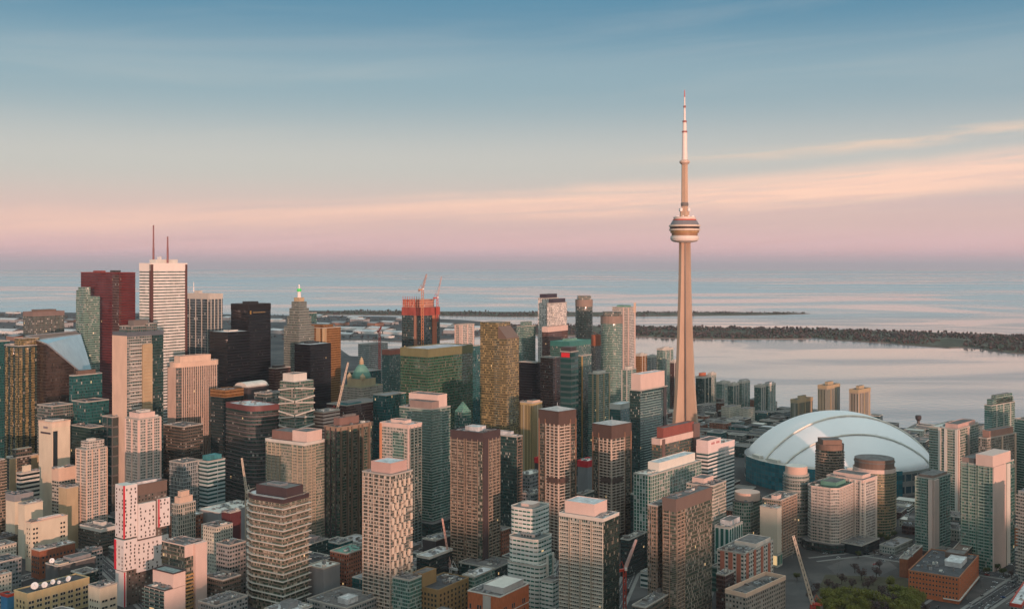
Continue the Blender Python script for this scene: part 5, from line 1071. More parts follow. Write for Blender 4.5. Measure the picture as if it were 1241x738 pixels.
# ------------------------------------------------------------------ behind the centre
T('office_block', 630, 645, 657, 489, 1340, fac(wall=(.42, .31, .15), glass=(.07, .055, .03), bay=2.6, fh=90, wf=.5, hf=.96, cur=.1), 'ochre stone block with upright slits behind the taller copper condo', th=38, roof=CONC_D, pent=[(0, .5, -.4, .3, 3, PEACH)])
o = T('condo_tower', 596, 626, 633, 530, 1120, f_dkgreen, 'short grey-green tower with a pale roof right of the dark brown condo', th=34, roof=ROOFW, pent=[(-.3, .2, -.2, .3, 4, ROOFW)], balc=dict(fh=3.0, out=1.0, t=.25, mt=mat('balcony_copper', (.26, .17, .13)), segs=[('R', .1, .9)]))
T('condo_tower', 626, 634, 649, 396, 1900, f_greenb, 'grey-green tower with a stepped head behind the golden tower', th=34, pent=[(-.3, .3, -.3, .3, 8, f_greenb)])
for (xl, xc, xr, y, dy, lab) in ((652, 662, 677, 362, 0, 'rear of two pale pink towers with dark sloped caps'), (663, 669, 687, 368, -40, 'front of two pale pink towers with dark sloped caps')):
    T('condo_tower', xl, xc, xr, y, 1960 + dy, fac(wall=(.66, .54, .48), glass=(.06, .05, .05), bay=3.4, fh=3.1, wf=.5, hf=.62, cur=.1, skip=.4), lab, th=30, group='pale pink twin towers', roof=CONC_L, pent=[(-.42, .42, -.42, .42, 8, mat('navy_cap', (.05, .04, .055), .5))])
T('condo_tower', 657, 664, 688, 397, 1880, f_redg, 'brown block with a curved pale face below the pink twin towers', th=34, band=(8, PK))
T('office_tower', 667, 690, 716, 415, 1740, f_green, 'broad dark green glass block with a teal roof edge', th=34, band=(7, mat('teal_band', (.04, .16, .14), .4)), roof=GREENC, pent=[(-.2, .1, -.2, .2, 4, GREENC)])
T('office_tower', 629, 650, 657, 440, 1600, f_black, 'black glass block with a lower pale roof edge left of the maroon one', th=34)
T('office_tower', 655, 670, 680, 434, 1580, f_redg, 'maroon glass block behind the red-signed tower', th=34)
o = T('office_tower', 679, 692, 701, 427, 1480, fac(wall=(.05, .08, .085), glass=(.02, .04, .045), bay=30, fh=8, wf=.98, hf=.62, cur=0), 'dark tower with a small red rooftop sign', th=34, roof=CONC_D, pent=[(-.45, .45, -.45, .3, 7, DARKP)])
mb = MB(); face_box(mb, o, 'L', .12, .88, .05, .7, o.h - 7, o.h - 1, mat('sign_red', (.62, .03, .04), .5)); mb.obj('sign', o.root)
T('office_tower', 697, 704, 717, 432, 1510, f_green, 'green glass tower with a coppery streak right of the red-signed one', th=34, piers=[('R', [.1], 3, .6, GOLDP)])
for (cx0, cx1, y, D, lab, fm) in ((698, 719, 364, 2000, 'slim round-topped brown tower nearest the harbour', f_taupe), (729, 756, 384, 1860, 'rounded glass condo tower, brown above and green below', f_greenb)):
    C('condo_tower', cx0, cx1, y, D, fm, lab, pent=[(-.38, .38, -.38, .38, 8, f_taupe)], band=(12, mat('taupe_crown', (.24, .18, .15))), n=20)
o = T('condo_tower', 742, 763, 770, 373, 1980, f_pink, 'peach tower with a tall thin fin on its corner', th=30, roof=GREENC, pent=[(-.3, .3, -.3, .3, 4, GREENC)], piers=[('R', [.9], 3, 1, PK), ('L', [.06, .35], 2, .8, PK)])
mb = MB(); face_box(mb, o, 'R', .7, 1.0, .1, 1.5, o.h - 10, o.h + 9, PEACH); mb.obj('corner_fin', o.root)
T('condo_tower', 717, 722, 730, 407, 1900, fac(wall=(.20, .17, .16), glass=(.05, .05, .05)), 'narrow tower with a red top between two rounded towers', th=34, band=(18, mat('red_orange_head', (.50, .15, .08))))
T('condo_tower', 713, 724, 739, 454, 1490, f_greenb, 'green condo with stone piers and a low drum below the rounded towers', th=38, roof=CONC_L, pent=[(-.3, .3, -.3, .3, 4, CONC_L)], piers=[('L', [.05, .5], 2.2, .7, TAN), ('R', [.05, .5, .95], 2.2, .7, TAN)])
T('condo_tower', 753, 760, 771, 449, 1580, f_greenb, 'pale capped condo behind the pink penthouse tower', th=34, pent=[(-.25, .25, -.25, .25, 5, CONC_L)], piers=[('L', [.05, .9], 1.6, .6, STONE), ('R', [.5], 1.6, .6, STONE)])
T('office_block', 739, 752, 766, 491, 1400, f_teal, 'teal block with a pale lid left of the pink penthouse tower', th=34, roof=ROOFW, band=(6, CONC_L))
o = T('condo_tower', 763, 776, 809, 474, 1330, f_dkgreen, 'dark green tower with white balcony lines under a big pink penthouse', th=38, roof=CONC_D, pent=[(-.46, .42, -.46, .42, 20, PK, 0, ROOFW)], balc=dict(fh=3.2, out=1.5, t=.45, rail=None, mt=mat('balcony_mint', (.38, .46, .42)), segs=[('R', .12, .72)]), piers=[('R', [.9], 7, .5, DARKP)])
# far harbour-front towers left and right of the tall tower
far = [('condo_tower', 770, 776, 784, 430, 2150, f_goldr, 'orange-red tower in the harbour row left of the tall tower'), ('condo_tower', 783, 788, 797, 432, 2200, f_grid, 'pale grey block in the harbour row beside the orange-red one'),
       ('condo_tower', 796, 803, 816, 423, 2150, f_greenb, 'round-shouldered tan and green condo just left of the tall tower'), ('condo_tower', 812, 817, 822, 438, 2100, f_redg, 'brown sliver tower touching the tall tower'),
       ('condo_tower', 843, 851, 862, 457, 2080, f_dkgreen, 'dark condo with a red crown just right of the tall tower'), ('condo_tower', 858, 862, 868, 453, 2120, f_greenb, 'grey condo flank beside the red-crowned one'),
       ('condo_tower', 868, 875, 885, 464, 2220, f_greenb, 'low green condo with a curved roof in the harbour row'), ('condo_tower', 882, 888, 896, 466, 2080, f_green, 'blue-green condo with a plain top in the harbour row'),
       ('condo_tower', 894, 899, 909, 463, 2110, f_greenb, 'pale green condo with a white rooftop in the harbour row'), ('condo_tower', 914, 922, 928, 468, 2060, f_green, 'green condo with slim shoulders left of the wide pale one'),
       ('condo_tower', 925, 931, 940, 466, 2080, f_greenb, 'wide pale green condo at the right end of the harbour row'),
       ('apartment_tower', 958, 966, 985, 485, 1920, fac(wall=(.30, .24, .16), glass=(.05, .05, .04), bay=3, fh=90, wf=.5, hf=.95), 'lowest of three tan slab towers behind the dome'), ('apartment_tower', 991, 1002, 1018, 468, 1930, fac(wall=(.32, .26, .17), glass=(.05, .05, .04), bay=3, fh=90, wf=.5, hf=.95), 'middle of three tan slab towers behind the dome'),
       ('apartment_tower', 1029, 1040, 1055, 473, 1900, fac(wall=(.40, .25, .16), glass=(.05, .05, .04), bay=3, fh=90, wf=.5, hf=.95), 'tan slab tower with a copper lit side right above the dome')]
for k, (n_, xl, xc, xr, y, D, fm, lab) in enumerate(far):
    hd = {4: [(-.3, .1, -.3, .2, 7, mat('red_orange_head', (.50, .15, .08)))], 8: [(-.4, .4, -.4, .4, 4, ROOFW)], 10: [(-.3, .5, -.4, .3, 4, ROOFW)]}.get(k, [(-.15, .2, -.2, .2, 6, TAN)] if k > 10 else [(-.25, .2, -.2, .25, 3, CONC_L)])
    o = T(n_, xl, xc, xr, y, D, fm, lab, pent=hd, band=(3, STONE) if k < 11 else (5, TAN), piers=[('R', [.1, .5, .9] if k % 2 else [.3, .7], 1.8, .5, STONE if k < 11 else TAN)])
for (xl, xc, xr, y, D, lab) in ((874, 884, 898, 494, 2000, 'low white fronted block before the harbour row'), (896, 906, 915, 496, 1980, 'cream townhouse block before the harbour row'), (843, 852, 868, 492, 2020, 'low grey block beside the foot of the tall tower'), (940, 950, 962, 500, 2010, 'low dark boathouse left of the tan slab towers')):
    T('low_rise_block', xl, xc, xr, y, D, f_cream if 'white' in lab or 'cream' in lab else f_grey, lab, units=0)
# ------------------------------------------------------------------ right of centre, around the stadium
o = T('hotel_tower', 790, 800, 846, 533, 1230, fac(wall=(.15, .10, .085), glass=(.04, .055, .05), bay=2.6, fh=3.4, wf=.8, hf=.7, cur=.15, curc=(.3, .2, .1)), 'dark brown block with a red head and pink ledge before the tall tower', th=40, roof=CONC_D, pent=[(-.38, .42, -.40, .40, 12, mat('red_head_stone', (.24, .075, .06)))], band=(6, PK), piers=[('R', [.08], 6, .8, mat('umber_pier', (.15, .10, .09))), ('R', [.93], 10, .9, mat('umber_pier', (.15, .10, .09)))])
mb = MB(); face_box(mb, o, 'R', .86, 1.02, -6, 1.5, 0, o.h + 10, mat('umber_pier', (.15, .10, .09))); mb.obj('side_tower', o.root)
o = T('office_block', 844, 858, 890, 543, 1260, fac(wall=(.70, .60, .57), glass=(.035, .05, .055), bay=60, fh=4.2, wf=.995, hf=.5, cur=0), 'white and dark striped office with a pale pink stepped head', th=38, roof=CONC_L, band=(6, mat('blush_panel', (.72, .58, .55), .7, .05)), pent=[(-.5, .5, -.5, -.02, 8, mat('blush_panel', (.72, .58, .55)))])
mb = MB(); 
for q in (.12, .3): mb.box(o.w1 / 2 + .02, -o.w2 / 2 + q * o.w2, o.h + 3, o.w1 / 2 + .25, -o.w2 / 2 + (q + .12) * o.w2, o.h + 5.5, mat('faint_red_mark', (.50, .22, .22)))
mb.obj('wall_emblem', o.root)
o = T('office_block', 768, 789, 850, 577, 1040, fac(wall=(.44, .46, .42), glass=(.03, .07, .055), bay=3.2, fh=3.4, wf=.7, hf=.85, cur=.1), 'pale green framed block with a white boxy penthouse', th=38, roof=CONC_L, pent=[(-.3, .35, -.3, .42, 9, mat('white_stucco', (.66, .63, .56), .8, .05), 0, ROOFW)], units=3)
T('condo_tower', 832, 862, 880, 590, 1020, fac(wall=(.50, .38, .30), glass=(.04, .06, .05), bay=2.6, fh=3.2, wf=.72, hf=.6, cur=.2), 'salmon framed condo with a rounded dark corner roof', th=36, poly=lambda a, b: chamfer(a, b, 5, which=(1,), seg=4), roof=DARKP, pent=[(-.4, .1, -.3, .3, 5, PK)])
o = T('office_block', 885, 907, 926, 610, 1095, fac(wall=(.36, .33, .27), glass=(.025, .07, .055), bay=2.6, fh=3.4, wf=.74, hf=.66, cur=.1), 'green glazed office with a round pink penthouse', th=38, poly=lambda a, b: chamfer(a, b, 5, seg=1), roof=DARKP, units=3, para=(1, .3, CONC_D))
MB().lathe([(13, o.h + .2), (13, o.h + 8), (12.4, o.h + 8.1), (0, o.h + 8.4)], mat('pink_drum', (.58, .39, .32), .8, .06), 26).obj('mechanical_penthouse', o.root)
o = T('condo_tower', 924, 946, 966, 607, 1070, fac(wall=(.34, .22, .16), glass=(.05, .055, .045), bay=2.0, fh=3.0, wf=.65, hf=.6, cur=.2), 'tan condo block with brick balconies and a pink stair tower', th=38, roof=GRAVEL, pent=[(.0, .3, -.5, -.25, 4, PK)], balc=dict(fh=3.0, out=1.1, t=.26, rail='solid', mt=mat('balcony_clay', (.40, .27, .2)), segs=[('R', .1, .95)]), units=4)
T('hall_building', 921, 942, 947, 617, 1045, mat('blank_cream', (.50, .45, .37), .8, .05), 'blank cream windowless wall in front of the tan condo block', th=38, w2=10, roof=CONC_L, pod=(.6, 13, fac(wall=(.40, .37, .30), glass=(.10, .11, .09), bay=7, fh=12, wf=.8, hf=.7, cur=0)), units=1)
T('hall_building', 866, 884, 900, 640, 1000, fac(wall=(.50, .50, .46), glass=(.02, .07, .06), bay=5, fh=30, wf=.62, hf=.9, cur=0), 'green glass hall with tall white upright panels', th=36, roof=CONC_D, pent=[(-.3, .4, -.3, .4, 5, ROOFW)], units=2)
T('hall_building', 880, 898, 916, 664, 975, fac(wall=(.60, .58, .54), glass=(.03, .06, .055), bay=5, fh=30, wf=.5, hf=.9, cur=0), 'lower hall of white upright ribs with roof plant', th=36, roof=CONC_D, units=6)
T('hall_building', 862, 880, 905, 690, 960, fac(wall=(.10, .15, .13), glass=(.02, .05, .045), bay=60, fh=4.5, wf=.99, hf=.6, cur=0), 'dark green banded base below the ribbed hall', th=36, roof=GRAVEL)
o = T('loft_building', 869, 902, 937, 672, 930, fac(wall=(.56, .48, .42), glass=(.04, .045, .045), bay=4, fh=3.6, wf=.6, hf=.5, cur=.1), 'red and white panelled loft building with stepped roofs', th=38, roof=GRAVEL, units=5, pent=[(-.3, .5, -.1, .4, 4, CONC_L)], piers=[('R', [.1, .35, .6, .85], 4.5, .5, mat('clay_panel', (.42, .15, .10))), ('L', [.2, .5, .8], 4, .5, mat('clay_panel', (.42, .15, .10)))])
T('loft_building', 868, 879, 890, 698, 915, f_redg, 'dark maroon loft block at the foot of the red and white one', th=38, roof=GRAVEL, units=2)
T('loft_building', 879, 904, 952, 724, 870, fac(wall=(.30, .23, .18), glass=(.03, .03, .03), bay=3, fh=3.6, wf=.5, hf=.5, cur=.2), 'brown loft building with a broad peach parapet wall', th=42, roof=GRAVEL, units=5, para=(3.5, .2, mat('peach_parapet', (.68, .47, .35), .8, .05)))
T('low_rise_block', 766, 782, 822, 737, 840, f_brownlow, 'low brown roof along the bottom edge below the taupe-headed tower', th=34, roof=CONC_D, units=4)
T('low_rise_block', 752, 762, 784, 655, 1010, f_dkplain, 'dark glazed block in the shade between two condo towers', th=34, roof=GRAVEL, units=2)
T('low_rise_block', 700, 712, 724, 560, 1200, GREYB, 'grey windowless block with a red roof sign between the copper towers', th=34, roof=CONC_L, band=(6, mat('sign_red', (.62, .03, .04))), units=2)
T('low_rise_block', 648, 655, 668, 556, 1230, DARKP, 'black block with a red corner panel left of the taller copper condo', th=34, roof=CONC_D, band=(5, mat('sign_red', (.62, .03, .04))))
T('low_rise_block', 628, 642, 658, 576, 1180, f_grey, 'grey roofed low block below the ochre stone block', th=34, roof=CONC_L, units=3)
T('low_rise_block', 628, 646, 660, 600, 1120, f_grey, 'concrete low block with a car park deck beside the taller copper condo', th=34, roof=GRAVEL, units=4)
T('low_rise_block', 698, 706, 720, 600, 1100, f_taupe, 'shaded grey-brown block between the two copper condos', th=34, roof=GRAVEL, units=3)
T('low_rise_block', 764, 770, 786, 600, 1130, f_dkgreen, 'dark green low block right of the shorter copper condo', th=34, roof=GRAVEL, units=3)
# round and curved condos before the dome
o = C('condo_tower', 994, 1027, 541, 1230, f_brown, 'small round brown condo directly in front of the dome', band=(5, mat('brown_crown', (.20, .13, .10))), roof=BROWNP, pent=[(-.35, .35, -.35, .35, 6, mat('brown_crown', (.20, .13, .10)))], balc=dict(fh=3.1, out=1.0, t=.25, mt=mat('balcony_sienna', (.36, .24, .17))))
o = C('condo_tower', 954, 984, 577, 1130, f_grid, 'slender round grey condo with a pink drum top', roof=CONC_L, balc=dict(fh=3.0, out=1.0, t=.3, mt=CONC, rail='glass'), units=0)
MB().prism(circle(o.w1 * .44, 28), o.h + .2, o.h + 9, mat('pink_drum', (.58, .39, .32)), top=CONC_L).obj('mechanical_penthouse', o.root)
o = C('condo_tower', 1043, 1093, 571, 1160, fac(wall=(.26, .20, .12), glass=(.06, .075, .05), bay=1.9, fh=3.0, wf=.75, hf=.62, cur=.25, curc=(.36, .28, .13)), 'broad round condo with a wide dark brown drum crown', band=(3, PK), roof=BROWNP, balc=dict(fh=3.0, out=1.1, t=.28, mt=mat('balcony_ochre', (.36, .28, .18))), units=0)
MB().prism(circle(o.w1 * .47, 32), o.h + .2, o.h + 11, mat('brown_drum', (.17, .115, .09), .7), top=GRAVEL).obj('mechanical_penthouse', o.root)
MB().ring(circle(o.w1 * .47, 32), .8, o.h + 7, o.h + 8.2, CONC_D).obj('crown_rim', o.root)
o = T('condo_tower', 976, 1014, 1037, 594, 1095, f_pink, 'stout pink condo with chamfered corners and a roof garden', th=40, poly=lambda a, b: chamfer(a, b, 6), roof=mat('roof_garden', (.07, .10, .07), .9, .4), units=3, pent=[(-.2, .3, -.2, .3, 4, GREENC)], balc=dict(fh=3.0, out=.9, t=.25, rail='solid', mt=mat('balcony_rose', (.58, .46, .40)), segs=[('L', .2, .8), ('R', .15, .85)]), pod=(6, 9, f_dkplain), para=(1.4, .2, PK))
o = T('condo_tower', 1002, 1046, 1063, 583, 1125, fac(wall=(.56, .46, .42), glass=(.045, .05, .05), bay=2.2, fh=3.0, wf=.6, hf=.6, cur=.2), 'long pink and white condo slab behind the roof garden condo', th=44, roof=CONC_D, band=(2, PK), piers=[('L', lin(.06, .94, 7), 1.6, 1.2, MR1), ('R', [.1, .9], 1.6, 1.2, MR1)], balc=dict(fh=3.0, out=1.0, t=.25, rail='solid', mt=mat('balcony_rose', (.58, .46, .40)), segs=[('L', .1, .9)]), pent=[(-.4, .4, -.3, .3, 4, PK)])
o = T('office_block', 1018, 1044, 1066, 662, 1085, GLASSD, 'low dark glass pavilion at the foot of the pink condos', cat='pavilion', th=44, roof=CONC_D, units=2)
o = T('condo_tower', 1109, 1131, 1152, 581, 1100, fac(wall=(.26, .30, .265), glass=(.03, .08, .068), bay=1.8, fh=3.0, wf=.8, hf=.66, cur=.15), 'square condo with a pink corner spine and green balconied sides', th=46, roof=BROWNP, pent=[(-.4, .4, -.4, .4, 3, mat('clay_roof', (.26, .17, .14)))], balc=dict(fh=3.0, out=1.2, t=.28, rail='solid', mt=GRB, segs=[('L', .32, .98), ('R', .34, .66)]))
for f in 'LR':
    mb = MB(); face_box(mb, o, f, .0, .24 if f == 'L' else .26, .02, 1.6, 0, o.h - .5, PK); mb.obj('corner_spine', o.root)
o = T('condo_tower', 1164, 1203, 1229, 566, 1030, fac(wall=(.22, .28, .245), glass=(.03, .085, .07), bay=1.8, fh=3.0, wf=.84, hf=.66, cur=.15), 'large green balconied condo with a tall pink spine on its right', th=46, roof=CONC_D, units=3, pent=[(-.48, -.1, -.45, .4, 5, mat('taupe_penthouse', (.27, .20, .175)))], balc=dict(fh=3.0, out=1.3, t=.28, rail='solid', mt=mat('balcony_sage', (.27, .36, .31)), segs=[('L', .08, .44), ('L', .50, .96)]))
mb = MB(); face_box(mb, o, 'L', -.02, .50, -o.w2 * .8, 1.4, o.h + .2, o.h + 11, mat('pink_spine', (.60, .44, .38), .75, .05)); mb.obj('pink_head', o.root)
mb = MB(); face_box(mb, o, 'R', .0, .56, .02, 1.2, 0, o.h, mat('pink_spine', (.60, .44, .38))); mb.obj('spine_wall', o.root)
mb = MB(); face_box(mb, o, 'R', .62, .78, .02, .9, 0, o.h - 1, MR1); mb.obj('side_wall', o.root)
mb = MB(); face_box(mb, o, 'R', .80, 1.0, .02, .5, 0, o.h - 3, f_green); mb.obj('glass_strip', o.root)
o = T('condo_tower', 1126, 1160, 1186, 521, 1240, fac(wall=(.42, .36, .30), glass=(.03, .065, .05), bay=1.8, fh=3.0, wf=.8, hf=.66, cur=.15), 'green and pink condo with paired white spines beside the dome', th=44, roof=CONC_L, pent=[(.0, .45, -.4, .4, 5, mat('rose_penthouse', (.50, .33, .29)))], piers=[('L', [.02, .40, .62], 3, 1.4, MR1), ('R', [.04, .5], 3, 1.6, PK)], balc=dict(fh=3.0, out=1.2, t=.28, rail='solid', mt=GRB, segs=[('L', .06, .36), ('L', .66, .98)]))
o = T('condo_tower', 1186, 1196, 1232, 532, 1230, fac(wall=(.28, .20, .16), glass=(.05, .05, .045), bay=1.9, fh=3.0, wf=.7, hf=.62, cur=.25), 'brown condo with a flat brick crown behind the large green one', th=52, roof=CONC_D, pent=[(-.4, .45, -.4, .4, 8, mat('clay_crown', (.33, .19, .15)))], piers=[('R', [.5, .95], 3, .8, PEACH)])
o = T('condo_tower', 1193, 1202, 1230, 492, 1440, f_greenb, 'tall grey-green condo with a stepped crown near the right edge', th=50, roof=CONC_D, pent=[(-.42, .45, -.42, .45, 8, f_greenb), (-.2, .45, -.3, .4, 13, f_greenb)], piers=[('R', [.2, .5, .8], 1.8, .6, STONE)])
T('condo_tower', 1224, 1236, 1275, 545, 1330, f_dkgreen, 'dark condo cut by the right edge', th=52, w2=30)
o = T('condo_tower', 1234, 1246, 1290, 598, 985, f_pink, 'peach condo with bulging balconies cut by the right edge', th=60, w2=26, balc=dict(fh=3.0, out=1.6, t=.5, rail='solid', mt=mat('balcony_peach', (.50, .41, .34))))
T('condo_podium', 1128, 1168, 1196, 676, 1065, f_greenb, 'green glazed podium linking the pink-spined condos', cat='podium', th=46, w2=26, roof=CONC_D, units=3)
T('low_rise_block', 1066, 1084, 1106, 664, 1090, f_stone, 'low stone entrance building beside the broad round condo', th=44, roof=GREYB)
T('low_rise_block', 1150, 1165, 1200, 600, 1330, f_grey, 'low grey block in the gap between the pink-spined condos', th=44, roof=CONC_D)
T('low_rise_block', 1228, 1236, 1262, 640, 1120, mat('orange_hoarding', (.42, .14, .06), .8), 'orange boarded building site at the right edge', th=46, roof=CONC_D, units=3)
# brick warehouse, lower right
o = T('brick_warehouse', 1101, 1162, 1186, 701, 932, BRICKO, 'orange brick warehouse with rows of small dark windows', th=34, roof=ROOFD, units=6, para=(1.1, .15, mat('brick_cap', (.34, .15, .08))), pent=[(.05, .38, -.1, .2, 4, ROOFW, 0, ROOFW), (-.1, .3, .25, .44, 4.5, BROWNP)])
windows(o, 'L', lin(.04, .96, 15), [5, 9, 13, 17, 21], 1.2, 1.6, mat('brick_sill', (.36, .2, .12))); windows(o, 'R', lin(.08, .92, 9), [5, 9, 13, 17, 21], 1.2, 1.6, mat('brick_sill', (.36, .2, .12)))
mb = MB(); face_box(mb, o, 'R', .0, 1, .02, 1.2, 2.8, 3.5, CONC_L); face_box(mb, o, 'L', .0, .3, .02, 1.2, 2.8, 3.5, CONC_L); mb.obj('shop_canopy', o.root)
T('low_rise_block', 1090, 1100, 1118, 678, 1010, BRICK, 'small red brick building behind the orange brick warehouse', th=34, roof=CONC_D, units=2)
T('low_rise_block', 1150, 1168, 1190, 673, 1012, f_brownlow, 'low brown hall behind the orange brick warehouse', th=34, roof=BROWNP)
T('low_rise_block', 1224, 1238, 1270, 734, 880, f_grey, 'white roofed low building in the bottom right corner', th=34, roof=ROOFW, band=(1.5, STEELR), units=2)
T('low_rise_block', 1094, 1108, 1124, 523, 1860, GREYB, 'island ferry shed with a dark roof beside the dome', th=34, roof=CONC_D)
k = G(1113, 525); mb = MB(); mb.prism(circle(2.6, 10), 0, 22, CONC_D); r_ = thing('control_tower', 'small dark control tower on the shore right of the dome', 'tower', (k.x, k.y, 0)); mb.obj('shaft', r_)
MB().lathe([(2.6, 22.1), (5, 25), (5.2, 30), (4, 31.5), (0, 31.8)], DARKP, 12).obj('cab', r_)

# ------------------------------------------------------------------ port lands sheds and tanks
rnd = random.Random(11); sheds = []
for (x, y, w, d, h, c) in [(12, 390, 120, 60, 12, 0), (30, 394, 90, 50, 10, 1), (60, 384, 70, 60, 14, 0), (5, 404, 150, 70, 12, 1), (22, 412, 80, 60, 15, 2), (78, 396, 80, 50, 20, 0), (84, 404, 110, 50, 12, 1), (236, 384, 90, 40, 12, 1), (278, 388, 60, 50, 14, 0), (334, 390, 90, 40, 12, 1), (338, 404, 90, 50, 14, 0),
        (385, 384, 110, 50, 9, 1), (392, 397, 90, 60, 16, 0), (402, 404, 120, 50, 10, 1), (412, 394, 70, 60, 12, 2), (426, 400, 140, 40, 10, 1), (436, 390, 90, 50, 14, 0), (446, 404, 120, 60, 10, 1), (455, 396, 60, 50, 18, 2), (462, 401, 130, 60, 12, 1), (472, 393, 90, 40, 12, 0), (480, 405, 110, 40, 10, 1),
        (540, 396, 120, 50, 12, 1), (552, 404, 90, 50, 14, 0), (573, 400, 100, 60, 12, 1), (384, 412, 60, 50, 14, 2), (396, 409, 70, 40, 10, 0), (430, 386, 90, 40, 8, 1), (490, 388, 90, 40, 9, 0), (16, 380, 90, 40, 9, 1), (46, 404, 60, 40, 16, 2), (420, 407, 80, 40, 9, 0), (468, 409, 70, 30, 8, 1), (88, 390, 60, 40, 10, 2)]:
    p = G(x, y); mtw = [mat('shed_grey', (.30, .30, .30)), mat('shed_white', (.62, .62, .60)), mat('shed_rust', (.30, .16, .11))][c]
    r_ = thing('warehouse_shed', ['grey', 'white', 'rusty red'][c] + ' low shed on the port lands by the inner harbour', 'shed', (p.x, p.y, 0), -R(rnd.choice((34, 20, 45))), 'low sheds on the port lands: ' + ['grey', 'white', 'rusty red'][c])
    MB().box(-w / 2, -d / 2, 0, w / 2, d / 2, h, mtw, top=mtw).obj('wall', r_)
    mb = MB(); a, b = w / 2 + 1, d / 2 + 1; mb.face([(-a, -b, h + .05), (a, -b, h + .05), (a, 0, h + d * .12), (-a, 0, h + d * .12)], ROOFW if c != 2 else GREYB); mb.face([(-a, 0, h + d * .12), (a, 0, h + d * .12), (a, b, h + .05), (-a, b, h + .05)], ROOFW if c != 2 else GREYB); mb.obj('roof', r_)

# ------------------------------------------------------------------ cranes
def lattice(mb, p, q, w, mt, w2=None, n=10, t=.35):
    p, q = Vector(p), Vector(q); w2 = w2 or w; d = (q - p).normalized(); a = d.cross(Vector((0, 0, 1)) if abs(d.z) < .95 else Vector((1, 0, 0))).normalized(); b = d.cross(a)
    cor = ((-1, -1), (1, -1), (1, 1), (-1, 1))
    P = [[p + (q - p) * (k / n) + (a * i + b * j) * (w + (w2 - w) * k / n) / 2 for i, j in cor] for k in range(n + 1)]
    for i in range(4): mb.bar(P[0][i], P[n][i], t, mt)
    for k in range(n):
        for i in range(4): mb.bar(P[k][i], P[k + 1][(i + 1) % 4], t * .7, mt)
def crane(label, base, z0, ztop, jib, mt_m, mt_j, w=2.2, back=8, tw=.5):
    """mast from z0 to ztop, luffing jib given as (dx, dy, dz) from the mast head"""
    r_ = thing('construction_crane', label, 'crane', (base[0], base[1], z0)); h = ztop - z0; j = Vector(jib)
    if h > 1: mb = MB(); lattice(mb, (0, 0, 0), (0, 0, h), w, mt_m, n=max(3, int(h / 5)), t=tw); mb.obj('mast', r_)
    mb = MB(); lattice(mb, (0, 0, h + 1), (j.x, j.y, h + 1 + j.z), w * .75, mt_j, w * .45, n=14, t=tw * .9); mb.obj('jib', r_)
    u = Vector((j.x, j.y, 0)).normalized() if abs(j.x) + abs(j.y) > .1 else Vector((1, 0, 0))
    mb = MB(); mb.bar((-u.x * back, -u.y * back, h + 1.4), (u.x * 1.5, u.y * 1.5, h + 1.4), 2.0, mt_m); mb.obj('machinery_deck', r_)
    mb = MB(); mb.box(-1.2, -1.2, -2.4, 1.2, 1.2, .2, CONC_D); mb.obj('counterweight', r_, (-u.x * (back - 1), -u.y * (back - 1), h + .4))
    mb = MB(); mb.box(-1, -1, 0, 1, 1, 2.2, STEELW); mb.obj('operator_cab', r_, (u.y * 1.8, -u.x * 1.8, h + 1.2))
    ap = Vector((-u.x * 3, -u.y * 3, h + 9)); mb = MB(); mb.bar((0, 0, h + 1.5), ap, .4, mt_m); mb.bar((-u.x * back, -u.y * back, h + 2), ap, .3, mt_m); mb.bar(ap, (j.x * .85, j.y * .85, h + 1 + j.z * .85), .22, BLACK); mb.obj('a_frame', r_)
    return r_
def at(x, y, D): return Vector((X(x, D), D, Z(y, D)))
def crane_px(label, hx, hy, tx, ty, D, z0, mm, mj, w=2.2, dd=6, tw=.5):
    a, b = at(hx, hy, D), at(tx, ty, D + dd); return crane(label, (a.x, a.y), z0, a.z, (b.x - a.x, b.y - a.y, b.z - a.z), mm, mj, w, tw=tw)
crane_px('large cream luffing crane with a red base at the lower right', 985, 733, 961, 650, 905, 0, STEELR, STEELY, 3.2, tw=.8)
crane_px('cream luffing crane rising left of the domed hotel', 408, 500, 422, 440, 1300, 0, STEELR, STEELY, 2.8, tw=.8)
crane_px('short peach crane jib in front of the curved dark block', 299, 598, 293, 556, 1015, 0, STEELY, STEELY, 2.2, tw=.6)
crane_px('thin pinkish crane beside the dark brown condo', 546, 690, 536, 629, 985, 0, STEELW, mat('crane_blush', (.50, .30, .25)), 2.0, tw=.6)
crane_px('red and white crane in the shade between two condo towers', 757, 692, 771, 655, 905, 0, STEELR, mat('crane_redwhite', (.55, .40, .38)), 2.2, tw=.7)
crane_px('orange tower crane on the front of the unfinished glass tower', 512, 352, 517, 333, 1715, 120, mat('crane_orange', (.46, .20, .10)), mat('crane_pale', (.42, .30, .28)), 3.2, tw=.6)
crane_px('pale crane on the right corner of the unfinished glass tower', 530, 362, 535, 336, 1760, 200, STEELR, mat('crane_pale', (.42, .30, .28)), 2.6, tw=.55)
crane_px('thin red crane over the grey block by the inner harbour', 460, 402, 462, 396, 2160, 0, STEELR, STEELR, 3.0, tw=.9)

